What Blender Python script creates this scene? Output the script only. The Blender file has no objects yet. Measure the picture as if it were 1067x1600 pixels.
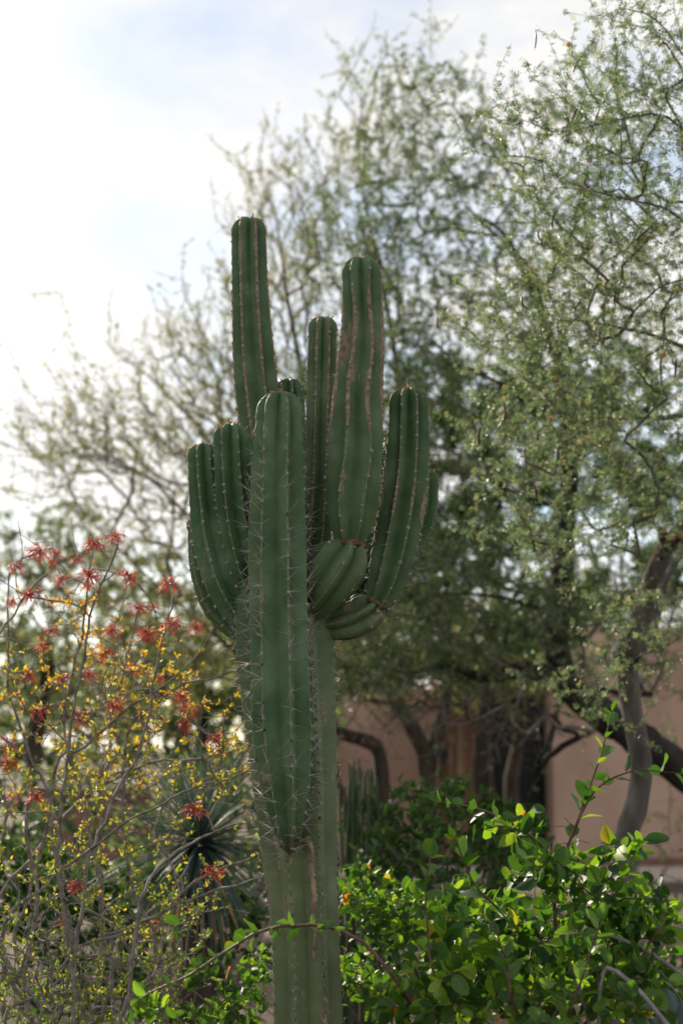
import bpy, math, random
import numpy as np
from mathutils import Vector, Matrix

random.seed(7)
rng = np.random.default_rng(7)
scene = bpy.context.scene
coll = scene.collection

# ------------------------------------------------------------------ camera
F_PX = 2444.0                       # focal length in photograph pixels (55 mm, 36 mm tall frame)
CAM = np.array([0.0, 0.0, 1.6])
PITCH = math.radians(8.6)
cam_data = bpy.data.cameras.new("camera")
cam = bpy.data.objects.new("camera", cam_data)
coll.objects.link(cam)
cam.location = CAM
cam.rotation_euler = (math.radians(90) + PITCH, 0, 0)
cam_data.sensor_fit = 'VERTICAL'
cam_data.sensor_height = 36.0
cam_data.lens = 55.0
cam_data.clip_end = 2000
cam_data.dof.use_dof = True
cam_data.dof.focus_distance = 4.85
cam_data.dof.aperture_fstop = 2.3
scene.camera = cam

# ------------------------------------------------------------------ light
SUN_AZ = math.radians(-27)          # left of the view direction (+Y)
SUN_EL = math.radians(26)
sun_vec = Vector((math.sin(SUN_AZ) * math.cos(SUN_EL), math.cos(SUN_AZ) * math.cos(SUN_EL), math.sin(SUN_EL)))
sl = bpy.data.lights.new("sun", 'SUN')
sl.energy = 5.0
sl.angle = math.radians(1.2)
sl.color = (1.0, 0.88, 0.70)
sun = bpy.data.objects.new("sun", sl)
coll.objects.link(sun)
sun.rotation_euler = (-sun_vec).to_track_quat('-Z', 'Y').to_euler()

world = bpy.data.worlds.new("World")
scene.world = world
world.use_nodes = True
wn, wl = world.node_tree.nodes, world.node_tree.links
wn.clear()
w_out = wn.new("ShaderNodeOutputWorld")
w_bg = wn.new("ShaderNodeBackground")
w_bg.inputs["Strength"].default_value = 0.085
sky = wn.new("ShaderNodeTexSky")
sky.sky_type = 'NISHITA'
sky.sun_disc = False
sky.sun_elevation = SUN_EL
sky.sun_rotation = SUN_AZ
sky.dust_density = 0.4
sky.air_density = 1.0
# thin broken cloud: brightens the clear sky by a veil that follows the sky's own glow
tc = wn.new("ShaderNodeTexCoord")
mp = wn.new("ShaderNodeMapping")
mp.inputs["Scale"].default_value = (1.0, 1.0, 2.2)
cn = wn.new("ShaderNodeTexNoise")
cn.inputs["Scale"].default_value = 5.5
cn.inputs["Detail"].default_value = 6
cn.inputs["Roughness"].default_value = 0.55
cr = wn.new("ShaderNodeValToRGB")
cr.color_ramp.elements[0].position = 0.28
cr.color_ramp.elements[1].position = 0.57
bw = wn.new("ShaderNodeRGBToBW")
cm = wn.new("ShaderNodeMath"); cm.operation = 'MULTIPLY_ADD'
cm.inputs[1].default_value = 0.18; cm.inputs[2].default_value = 6.0
cc = wn.new("ShaderNodeMix"); cc.data_type = 'RGBA'; cc.blend_type = 'MULTIPLY'
cc.inputs[0].default_value = 1.0
cc.inputs[7].default_value = (1.0, 0.985, 0.96, 1)
mx = wn.new("ShaderNodeMix"); mx.data_type = 'RGBA'
wl.new(tc.outputs["Generated"], mp.inputs["Vector"])
wl.new(mp.outputs["Vector"], cn.inputs["Vector"])
wl.new(cn.outputs["Fac"], cr.inputs["Fac"])
wl.new(sky.outputs["Color"], bw.inputs["Color"])
wl.new(bw.outputs["Val"], cm.inputs[0])
wl.new(cm.outputs[0], cc.inputs[6])
wl.new(cr.outputs["Color"], mx.inputs[0])
wl.new(sky.outputs["Color"], mx.inputs[6])
wl.new(cc.outputs[2], mx.inputs[7])
wl.new(mx.outputs[2], w_bg.inputs["Color"])
wl.new(w_bg.outputs[0], w_out.inputs[0])

scene.view_settings.view_transform = 'Standard'
scene.view_settings.look = 'None'
scene.view_settings.gamma = 1.0
scene.view_settings.use_curve_mapping = False
scene.view_settings.exposure = 0.82
scene.render.engine = 'CYCLES'
cy = scene.cycles
cy.use_denoising = True
cy.max_bounces = 6
cy.diffuse_bounces = 3
cy.glossy_bounces = 2
cy.transmission_bounces = 4
cy.transparent_max_bounces = 4
cy.use_adaptive_sampling = True
cy.adaptive_threshold = 0.015
cy.sample_clamp_indirect = 6

# ------------------------------------------------------------------ helpers
CP, SP = math.cos(PITCH), math.sin(PITCH)

def P(x, y, d):
    """photograph pixel -> world point at ground distance d (world Y)"""
    u, v = (x - 533.5) / F_PX, (800.0 - y) / F_PX
    dy, dz = CP - v * SP, SP + v * CP
    t = d / dy
    return np.array([CAM[0] + u * t, d, CAM[2] + dz * t])

def project(p):
    p = np.asarray(p, float) - CAM
    x, y, z = p[..., 0], p[..., 1], p[..., 2]
    fwd = y * CP + z * SP
    up = -y * SP + z * CP
    return 533.5 + F_PX * x / fwd, 800 - F_PX * up / fwd, fwd

def norm(v):
    v = np.asarray(v, float)
    return v / np.maximum(np.linalg.norm(v, axis=-1, keepdims=True), 1e-9)

def np_mesh(name, V, faces, attrs=None, uv=None, smooth=True, mat_index=None):
    """faces: list of int arrays (n,k); attrs: {name:(domain, array)}"""
    V = np.asarray(V, np.float32)
    me = bpy.data.meshes.new(name)
    me.vertices.add(len(V))
    me.vertices.foreach_set("co", V.ravel())
    faces = [np.asarray(f, np.int32) for f in faces if len(f)]
    nl = sum(f.size for f in faces)
    nf = sum(len(f) for f in faces)
    me.loops.add(nl)
    me.loops.foreach_set("vertex_index", np.concatenate([f.ravel() for f in faces]))
    me.polygons.add(nf)
    tot = np.concatenate([np.full(len(f), f.shape[1], np.int32) for f in faces])
    me.polygons.foreach_set("loop_start", np.concatenate([[0], np.cumsum(tot)[:-1]]).astype(np.int32))
    me.polygons.foreach_set("use_smooth", np.full(nf, bool(smooth)))
    if mat_index is not None:
        me.polygons.foreach_set("material_index", np.asarray(mat_index, np.int32))
    me.update(calc_edges=True)
    for k, (dom, arr) in (attrs or {}).items():
        a = me.attributes.new(k, 'FLOAT', dom)
        a.data.foreach_set("value", np.asarray(arr, np.float32))
    if uv is not None:
        l = me.uv_layers.new(name="UVMap")
        idx = np.concatenate([f.ravel() for f in faces])
        l.data.foreach_set("uv", np.asarray(uv, np.float32)[idx].ravel())
    return me

def link(name, me, mats, parent=None):
    o = bpy.data.objects.new(name, me)
    coll.objects.link(o)
    if me is not None and mats is not None:
        for m in (mats if isinstance(mats, (list, tuple)) else [mats]):
            if m.name not in [q.name for q in me.materials if q]:
                me.materials.append(m)
    if parent is not None:
        attach(o, parent)
    return o

def attach(o, parent):
    o.parent = parent
    # parts are built in world coordinates; a part's own parent part already sits at the origin
    o.matrix_parent_inverse = Matrix.Translation(-parent.location) if parent.type == 'EMPTY' else Matrix.Identity(4)

def thing(name, label, cat, loc, group=None):
    o = bpy.data.objects.new(name, None)
    coll.objects.link(o)
    o.location = tuple(float(c) for c in loc)
    o.empty_display_size = 0.1
    o["label"] = label
    o["category"] = cat
    if group:
        o["group"] = group
    return o

def smooth01(x): x = np.clip(x, 0, 1); return x * x * (3 - 2 * x)

class Buf:
    def __init__(s):
        s.V, s.F3, s.F4, s.n = [], [], [], 0
        s.r3, s.r4, s.m3, s.m4 = [], [], [], []
    def add(s, V, F, rnd=None, mi=0):
        V = np.asarray(V, float); F = np.asarray(F, np.int64)
        if len(F) == 0:
            return
        s.V.append(V)
        rnd = np.zeros(len(F)) if rnd is None else np.broadcast_to(rnd, (len(F),))
        if F.shape[1] == 3:
            s.F3.append(F + s.n); s.r3.append(rnd); s.m3.append(np.full(len(F), mi))
        else:
            s.F4.append(F + s.n); s.r4.append(rnd); s.m4.append(np.full(len(F), mi))
        s.n += len(V)
    def mesh(s, name, smooth=True):
        fs, r, m = [], [], []
        if s.F3: fs.append(np.concatenate(s.F3)); r += s.r3; m += s.m3
        if s.F4: fs.append(np.concatenate(s.F4)); r += s.r4; m += s.m4
        return np_mesh(name, np.concatenate(s.V), fs, {"rnd": ('FACE', np.concatenate(r))}, smooth=smooth, mat_index=np.concatenate(m))

def frames(pts, ref=None):
    """parallel transported (tangent, a, b) along a polyline"""
    pts = np.asarray(pts, float)
    t = norm(np.gradient(pts, axis=0))
    n = len(pts)
    A = np.zeros((n, 3)); B = np.zeros((n, 3))
    ref = np.array([0.31, 0.9, 0.2]) if ref is None else np.asarray(ref, float)
    a = ref - t[0] * ref.dot(t[0])
    if np.linalg.norm(a) < 1e-3:
        a = np.cross(t[0], [1, 0, 0])
    for i in range(n):
        a = a - t[i] * a.dot(t[i])
        a = a / max(np.linalg.norm(a), 1e-9)
        A[i] = a
        B[i] = np.cross(t[i], a)
    return t, A, B

def tube(buf, pts, rad, sides=6, rnd=0.0, mi=0, rough=0.0, cap=True):
    pts = np.asarray(pts, float); n = len(pts)
    rad = np.broadcast_to(np.asarray(rad, float), (n,))
    t, A, B = frames(pts)
    ang = np.linspace(0, 2 * np.pi, sides, endpoint=False)
    R = rad[:, None] * (1 + rough * rng.standard_normal((n, sides)))
    V = pts[:, None] + R[..., None] * (np.cos(ang)[None, :, None] * A[:, None] + np.sin(ang)[None, :, None] * B[:, None])
    i = np.arange(n - 1)[:, None] * sides; j = np.arange(sides)[None]; j2 = (j + 1) % sides
    F = np.stack([i + j, i + j2, i + sides + j2, i + sides + j], -1).reshape(-1, 4)
    buf.add(V.reshape(-1, 3), F, rnd, mi)
    if cap:
        e = np.arange(sides)
        Vc = np.vstack([V[-1], pts[-1] + t[-1] * rad[-1] * 0.3])
        buf.add(Vc, np.stack([e, (e + 1) % sides, np.full(sides, sides)], -1), rnd, mi)

def catmull(pts, step):
    pts = np.asarray(pts, float)
    p = np.vstack([2 * pts[0] - pts[1], pts, 2 * pts[-1] - pts[-2]])
    out = []
    for i in range(1, len(p) - 2):
        L = np.linalg.norm(p[i + 1, :3] - p[i, :3])
        m = max(2, int(L / step))
        u = np.linspace(0, 1, m, endpoint=False)[:, None]
        out.append(0.5 * (2 * p[i] + (p[i + 1] - p[i - 1]) * u + (2 * p[i - 1] - 5 * p[i] + 4 * p[i + 1] - p[i + 2]) * u ** 2
                          + (-p[i - 1] + 3 * p[i] - 3 * p[i + 1] + p[i + 2]) * u ** 3))
    out.append(pts[-1:])
    return np.vstack(out)

# ------------------------------------------------------------------ materials
def new_mat(name):
    m = bpy.data.materials.new(name)
    m.use_nodes = True
    nt = m.node_tree
    nt.nodes.clear()
    out = nt.nodes.new("ShaderNodeOutputMaterial")
    return m, nt, nt.nodes, nt.links, out

def ramp(nodes, stops):
    r = nodes.new("ShaderNodeValToRGB")
    e = r.color_ramp.elements
    e[0].position, e[0].color = stops[0][0], (*stops[0][1], 1)
    e[1].position, e[1].color = stops[-1][0], (*stops[-1][1], 1)
    for p_, c_ in stops[1:-1]:
        q = e.new(p_); q.color = (*c_, 1)
    return r

def mat_noise(name, c1, c2, scale=8, rough=0.85, bump=0.3, bscale=40, stretch=(1, 1, 1), dist=0.02, c3=None, spec=0.3):
    m, nt, N, L, out = new_mat(name)
    b = N.new("ShaderNodeBsdfPrincipled")
    b.inputs["Roughness"].default_value = rough
    b.inputs["Specular IOR Level"].default_value = spec
    t = N.new("ShaderNodeTexCoord"); mpp = N.new("ShaderNodeMapping")
    mpp.inputs["Scale"].default_value = stretch
    L.new(t.outputs["Object"], mpp.inputs["Vector"])
    n1 = N.new("ShaderNodeTexNoise"); n1.inputs["Scale"].default_value = scale; n1.inputs["Detail"].default_value = 8
    L.new(mpp.outputs[0], n1.inputs["Vector"])
    st = [(0.32, c1), (0.68, c2)] if c3 is None else [(0.28, c1), (0.5, c2), (0.72, c3)]
    r = ramp(N, st)
    L.new(n1.outputs["Fac"], r.inputs["Fac"]); L.new(r.outputs["Color"], b.inputs["Base Color"])
    n2 = N.new("ShaderNodeTexNoise"); n2.inputs["Scale"].default_value = bscale; n2.inputs["Detail"].default_value = 6
    L.new(mpp.outputs[0], n2.inputs["Vector"])
    bp = N.new("ShaderNodeBump"); bp.inputs["Strength"].default_value = bump; bp.inputs["Distance"].default_value = dist
    L.new(n2.outputs["Fac"], bp.inputs["Height"]); L.new(bp.outputs[0], b.inputs["Normal"])
    L.new(b.outputs[0], out.inputs[0])
    return m

def mat_leaf(name, stops, source='attr', trans=0.45, tint=(1.25, 1.3, 0.55), rough=0.45, spec=0.4, veins=False):
    """thin leaf: reflecting side + light passing through; colour from a random value per leaf"""
    m, nt, N, L, out = new_mat(name)
    if source == 'attr':
        a = N.new("ShaderNodeAttribute"); a.attribute_name = "rnd"; fac = a.outputs["Fac"]
    else:
        a = N.new("ShaderNodeObjectInfo"); fac = a.outputs["Random"]
    r = ramp(N, stops)
    L.new(fac, r.inputs["Fac"])
    col = r.outputs["Color"]
    b = N.new("ShaderNodeBsdfPrincipled")
    b.inputs["Roughness"].default_value = rough
    b.inputs["Specular IOR Level"].default_value = spec
    if veins:
        uv = N.new("ShaderNodeUVMap"); sp = N.new("ShaderNodeSeparateXYZ")
        L.new(uv.outputs[0], sp.inputs[0])
        ax = N.new("ShaderNodeMath"); ax.operation = 'SUBTRACT'; ax.inputs[1].default_value = 0.5
        L.new(sp.outputs[0], ax.inputs[0])
        ab = N.new("ShaderNodeMath"); ab.operation = 'ABSOLUTE'; L.new(ax.outputs[0], ab.inputs[0])
        ml = N.new("ShaderNodeMath"); ml.operation = 'MULTIPLY_ADD'; ml.inputs[1].default_value = -7.0
        sy = N.new("ShaderNodeMath"); sy.operation = 'MULTIPLY'; sy.inputs[1].default_value = 8.0
        L.new(sp.outputs[1], sy.inputs[0]); L.new(ab.outputs[0], ml.inputs[0]); L.new(sy.outputs[0], ml.inputs[2])
        fr = N.new("ShaderNodeMath"); fr.operation = 'PINGPONG'; fr.inputs[1].default_value = 0.5
        L.new(ml.outputs[0], fr.inputs[0])
        vs = N.new("ShaderNodeMapRange"); vs.inputs[1].default_value = 0.0; vs.inputs[2].default_value = 0.10
        vs.inputs[3].default_value = 1.0; vs.inputs[4].default_value = 0.0
        L.new(fr.outputs[0], vs.inputs[0])
        ms = N.new("ShaderNodeMapRange"); ms.inputs[1].default_value = 0.0; ms.inputs[2].default_value = 0.045
        ms.inputs[3].default_value = 1.0; ms.inputs[4].default_value = 0.0
        L.new(ab.outputs[0], ms.inputs[0])
        mxv = N.new("ShaderNodeMath"); mxv.operation = 'MAXIMUM'
        v5 = N.new("ShaderNodeMath"); v5.operation = 'MULTIPLY'; v5.inputs[1].default_value = 0.45
        L.new(vs.outputs[0], v5.inputs[0]); L.new(v5.outputs[0], mxv.inputs[0]); L.new(ms.outputs[0], mxv.inputs[1])
        cmx = N.new("ShaderNodeMix"); cmx.data_type = 'RGBA'; cmx.blend_type = 'ADD'
        fac2 = N.new("ShaderNodeMath"); fac2.operation = 'MULTIPLY'; fac2.inputs[1].default_value = 0.35
        L.new(mxv.outputs[0], fac2.inputs[0]); L.new(fac2.outputs[0], cmx.inputs[0])
        L.new(col, cmx.inputs[6]); cmx.inputs[7].default_value = (0.16, 0.18, 0.06, 1)
        # blotchy tone inside each leaf
        tn = N.new("ShaderNodeTexNoise"); tn.inputs["Scale"].default_value = 60; tn.inputs["Detail"].default_value = 3
        tco = N.new("ShaderNodeTexCoord"); L.new(tco.outputs["Object"], tn.inputs["Vector"])
        tr = N.new("ShaderNodeMapRange"); tr.inputs[3].default_value = 0.7; tr.inputs[4].default_value = 1.3
        L.new(tn.outputs["Fac"], tr.inputs[0])
        cm2 = N.new("ShaderNodeMix"); cm2.data_type = 'RGBA'; cm2.blend_type = 'MULTIPLY'; cm2.inputs[0].default_value = 1
        L.new(cmx.outputs[2], cm2.inputs[6]); L.new(tr.outputs[0], cm2.inputs[7])
        col = cm2.outputs[2]
        bp = N.new("ShaderNodeBump"); bp.inputs["Strength"].default_value = 0.35; bp.inputs["Distance"].default_value = 0.0012
        L.new(mxv.outputs[0], bp.inputs["Height"]); L.new(bp.outputs[0], b.inputs["Normal"])
    L.new(col, b.inputs["Base Color"])
    tl = N.new("ShaderNodeBsdfTranslucent")
    tm = N.new("ShaderNodeMix"); tm.data_type = 'RGBA'; tm.blend_type = 'MULTIPLY'; tm.inputs[0].default_value = 1
    L.new(col, tm.inputs[6]); tm.inputs[7].default_value = (tint[0] * 1.5, tint[1] * 1.5, tint[2] * 1.5, 1)
    L.new(tm.outputs[2], tl.inputs["Color"])
    s = N.new("ShaderNodeMixShader"); s.inputs[0].default_value = trans
    L.new(b.outputs[0], s.inputs[1]); L.new(tl.outputs[0], s.inputs[2])
    L.new(s.outputs[0], out.inputs[0])
    return m

G = lambda r, g, b: (r, g, b)
M_bark_grey = mat_noise("bark_grey", G(.06, .052, .045), G(.16, .142, .125), 14, .9, .6, 60, (1, 1, .3))
M_bark_dark = mat_noise("bark_dark", G(.018, .015, .013), G(.055, .046, .040), 12, .95, .9, 40, (1, 1, .3), .04)
M_bark_brown = mat_noise("bark_brown", G(.032, .023, .017), G(.085, .064, .048), 12, .95, .7, 40, (1, 1, .3), .03)
M_cut_wood = mat_noise("cut_wood", G(.28, .15, .07), G(.42, .26, .14), 30, .9, .3, 90)
M_twig = mat_noise("twig", G(.10, .08, .065), G(.22, .185, .155), 20, .9, .3, 90)
M_stem_red = mat_noise("stem_red", G(.09, .04, .032), G(.17, .115, .09), 18, .6, .3, 120)
M_stem_bare = mat_noise("stem_bare", G(.16, .145, .14), G(.30, .28, .275), 20, .8, .3, 90)
M_thorn_stem = mat_noise("thorn_stem", G(.10, .085, .075), G(.30, .27, .25), 30, .85, .6, 120, dist=.005)

M_acacia = mat_leaf("acacia_leaf", [(0, G(.070, .105, .058)), (.5, G(.115, .155, .088)), (.90, G(.18, .215, .135)), (.97, G(.28, .25, .13)), (1, G(.32, .24, .12))], trans=.45, tint=(1.12, 1.25, .82))
M_mesq = mat_leaf("mesquite_leaf", [(0, G(.042, .070, .034)), (.5, G(.072, .108, .052)), (.92, G(.125, .160, .085)), (1, G(.21, .20, .10))], trans=.40, tint=(1.12, 1.25, .75))
M_palo = mat_leaf("palo_leaf", [(0, G(.10, .115, .055)), (.55, G(.16, .175, .085)), (.82, G(.21, .21, .11)), (.93, G(.30, .23, .11)), (1, G(.32, .20, .09))], trans=.4)
M_far = mat_leaf("far_leaf", [(0, G(.065, .095, .050)), (.6, G(.105, .145, .078)), (1, G(.18, .205, .115))], trans=.35)
SHRUB_STOPS = [(0, G(.020, .060, .016)), (.45, G(.046, .115, .022)), (.74, G(.095, .19, .028)), (.90, G(.13, .25, .033)), (.985, G(.20, .29, .035)), (.995, G(.38, .16, .03)), (1, G(.38, .16, .03))]
M_shrub_o = mat_leaf("shrub_leaf_single", SHRUB_STOPS[:-3] + [(1, SHRUB_STOPS[-3][1])], 'object', .42, (1.4, 1.35, .35), .40, .42, True)
M_shrub_a = mat_leaf("shrub_leaf_mass", SHRUB_STOPS, 'attr', .40, (1.4, 1.35, .35), .5, .25)
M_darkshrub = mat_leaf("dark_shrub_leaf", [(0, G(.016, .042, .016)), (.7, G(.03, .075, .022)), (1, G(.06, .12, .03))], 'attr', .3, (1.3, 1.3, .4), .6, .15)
M_yellow = mat_leaf("yellow_leaf", [(0, G(.10, .19, .03)), (.42, G(.20, .27, .035)), (.66, G(.40, .36, .03)), (.9, G(.50, .34, .03)), (1, G(.48, .22, .03))], 'attr', .45, (1.1, 1.05, .7), .5, .3)
M_red = mat_leaf("red_flower", [(0, G(.44, .05, .05)), (.55, G(.56, .12, .105)), (1, G(.62, .30, .24))], 'attr', .45, (1.1, .8, .8), .45, .4)
M_sotol = mat_leaf("sotol_leaf", [(0, G(.035, .065, .058)), (.7, G(.06, .10, .085)), (1, G(.09, .13, .10))], 'object', .15, (1.2, 1.2, .8), .5, .3)
M_dry = mat_leaf("dry_leaf", [(0, G(.16, .11, .07)), (1, G(.30, .23, .15))], 'object', .25, (1.1, 1, .8), .8, .2)
M_agave = mat_noise("agave_leaf", G(.10, .15, .14), G(.17, .23, .22), 6, .55, .1, 30)
M_puff = mat_leaf("flower_puff", [(0, G(.34, .25, .16)), (.72, G(.46, .35, .22)), (.86, G(.60, .40, .04)), (1, G(.62, .42, .03))], 'object', .4, (1, 1, .9), .8, .1)
M_pod = mat_noise("seed_pod", G(.05, .008, .012), G(.13, .02, .02), 40, .45, .2, 100)
M_reed = mat_noise("reed_stem", G(.03, .055, .025), G(.06, .09, .04), 12, .7, .2, 60)
M_cane = mat_noise("dry_cane", G(.18, .12, .07), G(.30, .22, .13), 12, .7, .2, 60)

M_wall = mat_noise("pink_stucco", G(.38, .245, .19), G(.62, .42, .335), 1.1, .92, .6, 45, (1, 1, .5), dist=.02)
M_rust = mat_noise("brown_pillar", G(.11, .050, .030), G(.17, .080, .048), 2, .85, .3, 40)
M_frame = mat_noise("dark_frame", G(.010, .011, .013), G(.022, .023, .026), 6, .5, .1, 40)
M_cap = mat_noise("pale_cap", G(.60, .56, .50), G(.72, .68, .62), 5, .85, .2, 40)
M_brick = mat_noise("low_wall", G(.20, .105, .08), G(.28, .16, .12), 5, .9, .5, 40)
M_path = mat_noise("path_concrete", G(.42, .34, .28), G(.52, .43, .36), 1.2, .9, .3, 60)
M_soil = mat_noise("soil", G(.045, .032, .022), G(.085, .060, .042), 1.5, .95, .8, 30, dist=.03, c3=G(.14, .10, .07))

def mat_glass():
    m, nt, N, L, out = new_mat("dark_glass")
    b = N.new("ShaderNodeBsdfPrincipled")
    b.inputs["Base Color"].default_value = (.006, .007, .009, 1)
    b.inputs["Roughness"].default_value = .25
    b.inputs["Specular IOR Level"].default_value = .2
    L.new(b.outputs[0], out.inputs[0])
    return m
M_glass = mat_glass()

def mat_cactus():
    m, nt, N, L, out = new_mat("cactus_skin")
    b = N.new("ShaderNodeBsdfPrincipled")
    b.inputs["Roughness"].default_value = .48
    b.inputs["Specular IOR Level"].default_value = .28
    t = N.new("ShaderNodeTexCoord")
    n1 = N.new("ShaderNodeTexNoise"); n1.inputs["Scale"].default_value = 7; n1.inputs["Detail"].default_value = 7; n1.inputs["Roughness"].default_value = .6
    L.new(t.outputs["Object"], n1.inputs["Vector"])
    rg = ramp(N, [(.32, G(.030, .076, .024)), (.5, G(.058, .122, .047)), (.66, G(.112, .178, .094))])
    L.new(n1.outputs["Fac"], rg.inputs["Fac"])
    # older skin low on the plant is greyer and paler
    age = N.new("ShaderNodeAttribute"); age.attribute_name = "age"
    mxa = N.new("ShaderNodeMix"); mxa.data_type = 'RGBA'
    L.new(age.outputs["Fac"], mxa.inputs[0]); L.new(rg.outputs["Color"], mxa.inputs[6])
    n3 = N.new("ShaderNodeTexNoise"); n3.inputs["Scale"].default_value = 9; n3.inputs["Detail"].default_value = 8
    L.new(t.outputs["Object"], n3.inputs["Vector"])
    ro = ramp(N, [(.3, G(.085, .118, .050)), (.55, G(.130, .162, .080)), (.75, G(.21, .215, .135))])
    L.new(n3.outputs["Fac"], ro.inputs["Fac"]); L.new(ro.outputs["Color"], mxa.inputs[7])
    # corky brown rib edges and collars
    ck = N.new("ShaderNodeAttribute"); ck.attribute_name = "cork"
    mp2 = N.new("ShaderNodeMapping"); mp2.inputs["Scale"].default_value = (1, 1, .28)
    L.new(t.outputs["Object"], mp2.inputs["Vector"])
    n2 = N.new("ShaderNodeTexNoise"); n2.inputs["Scale"].default_value = 26; n2.inputs["Detail"].default_value = 8; n2.inputs["Roughness"].default_value = .65
    L.new(mp2.outputs[0], n2.inputs["Vector"])
    ad = N.new("ShaderNodeMath"); ad.operation = 'ADD'
    L.new(ck.outputs["Fac"], ad.inputs[0]); L.new(n2.outputs["Fac"], ad.inputs[1])
    mr = N.new("ShaderNodeMapRange"); mr.inputs[1].default_value = .92; mr.inputs[2].default_value = 1.02
    L.new(ad.outputs[0], mr.inputs[0])
    rc = ramp(N, [(.3, G(.13, .092, .062)), (.55, G(.27, .20, .14)), (.8, G(.40, .315, .24))])
    n4 = N.new("ShaderNodeTexNoise"); n4.inputs["Scale"].default_value = 60; n4.inputs["Detail"].default_value = 5
    L.new(t.outputs["Object"], n4.inputs["Vector"]); L.new(n4.outputs["Fac"], rc.inputs["Fac"])
    mxc = N.new("ShaderNodeMix"); mxc.data_type = 'RGBA'
    L.new(mr.outputs[0], mxc.inputs[0]); L.new(mxa.outputs[2], mxc.inputs[6]); L.new(rc.outputs["Color"], mxc.inputs[7])
    # paler rib margins, partly sunlit rims put into the colour; scattered brown scabs
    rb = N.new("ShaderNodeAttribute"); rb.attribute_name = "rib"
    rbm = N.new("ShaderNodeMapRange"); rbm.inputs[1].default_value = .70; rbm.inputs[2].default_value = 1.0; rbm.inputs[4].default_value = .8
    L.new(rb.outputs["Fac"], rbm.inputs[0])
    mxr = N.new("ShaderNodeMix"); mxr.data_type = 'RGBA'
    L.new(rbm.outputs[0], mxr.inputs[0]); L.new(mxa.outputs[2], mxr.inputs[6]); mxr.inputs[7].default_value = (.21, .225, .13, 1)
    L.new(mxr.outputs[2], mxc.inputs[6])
    sc1 = N.new("ShaderNodeTexNoise"); sc1.inputs["Scale"].default_value = 11; sc1.inputs["Detail"].default_value = 9; sc1.inputs["Roughness"].default_value = .62
    L.new(mp2.outputs[0], sc1.inputs["Vector"])
    scm = N.new("ShaderNodeMapRange"); scm.inputs[1].default_value = .64; scm.inputs[2].default_value = .67; scm.inputs[4].default_value = .8
    sca = N.new("ShaderNodeAttribute"); sca.attribute_name = "scab"
    scs = N.new("ShaderNodeMath"); scs.operation = 'MULTIPLY_ADD'; scs.inputs[1].default_value = .13
    L.new(sca.outputs["Fac"], scs.inputs[0]); L.new(sc1.outputs["Fac"], scs.inputs[2]); L.new(scs.outputs[0], scm.inputs[0])
    mxk = N.new("ShaderNodeMix"); mxk.data_type = 'RGBA'
    L.new(scm.outputs[0], mxk.inputs[0]); L.new(mxc.outputs[2], mxk.inputs[6]); L.new(rc.outputs["Color"], mxk.inputs[7])
    mxc = mxk
    # sparse specks and scratches
    vo = N.new("ShaderNodeTexVoronoi"); vo.inputs["Scale"].default_value = 34
    L.new(mp2.outputs[0], vo.inputs["Vector"])
    vr = N.new("ShaderNodeMapRange"); vr.inputs[1].default_value = .06; vr.inputs[2].default_value = .10; vr.inputs[3].default_value = .55; vr.inputs[4].default_value = 0
    L.new(vo.outputs["Distance"], vr.inputs[0])
    mxs = N.new("ShaderNodeMix"); mxs.data_type = 'RGBA'
    L.new(vr.outputs[0], mxs.inputs[0]); L.new(mxc.outputs[2], mxs.inputs[6]); mxs.inputs[7].default_value = (.18, .19, .13, 1)
    L.new(mxs.outputs[2], b.inputs["Base Color"])
    rr = N.new("ShaderNodeMapRange"); rr.inputs[3].default_value = .58; rr.inputs[4].default_value = .9
    L.new(mr.outputs[0], rr.inputs[0]); L.new(rr.outputs[0], b.inputs["Roughness"])
    bp = N.new("ShaderNodeBump"); bp.inputs["Strength"].default_value = .5; bp.inputs["Distance"].default_value = .004
    hs = N.new("ShaderNodeMath"); hs.operation = 'MULTIPLY_ADD'
    L.new(n4.outputs["Fac"], hs.inputs[0]); L.new(mr.outputs[0], hs.inputs[1]); 
    sm = N.new("ShaderNodeMath"); sm.operation = 'MULTIPLY'; sm.inputs[1].default_value = .5
    L.new(n3.outputs["Fac"], sm.inputs[0]); L.new(sm.outputs[0], hs.inputs[2])
    L.new(hs.outputs[0], bp.inputs["Height"]); L.new(bp.outputs[0], b.inputs["Normal"])
    L.new(b.outputs[0], out.inputs[0])
    return m
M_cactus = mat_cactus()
M_areole = mat_noise("areole_wool", G(.14, .12, .105), G(.40, .36, .33), 90, .95, .4, 200, dist=.003)
M_areole_old = mat_noise("areole_old", G(.018, .016, .017), G(.07, .062, .06), 90, .9, .4, 200, dist=.003)
M_spine = mat_noise("spine_grey", G(.22, .19, .18), G(.52, .47, .44), 60, .6, .1, 100)
M_spine_new = mat_leaf("spine_new", [(0, G(.55, .26, .10)), (1, G(.62, .36, .16))], 'attr', .4, (1, .8, .5), .5, .3)
M_collar = mat_noise("collar_bark", G(.06, .036, .02), G(.22, .135, .075), 50, .95, .9, 140, dist=.008)
M_scar = mat_noise("scar_bark", G(.17, .120, .080), G(.42, .32, .235), 40, .95, .8, 120, dist=.006)

# ------------------------------------------------------------------ setting
def box(buf, x0, x1, y0, y1, z0, z1, mi=0):
    V = [(x, y, z) for z in (z0, z1) for y in (y0, y1) for x in (x0, x1)]
    F = [(0, 2, 3, 1), (4, 5, 7, 6), (0, 1, 5, 4), (2, 6, 7, 3), (0, 4, 6, 2), (1, 3, 7, 5)]
    buf.add(V, F, 0, mi)

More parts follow.
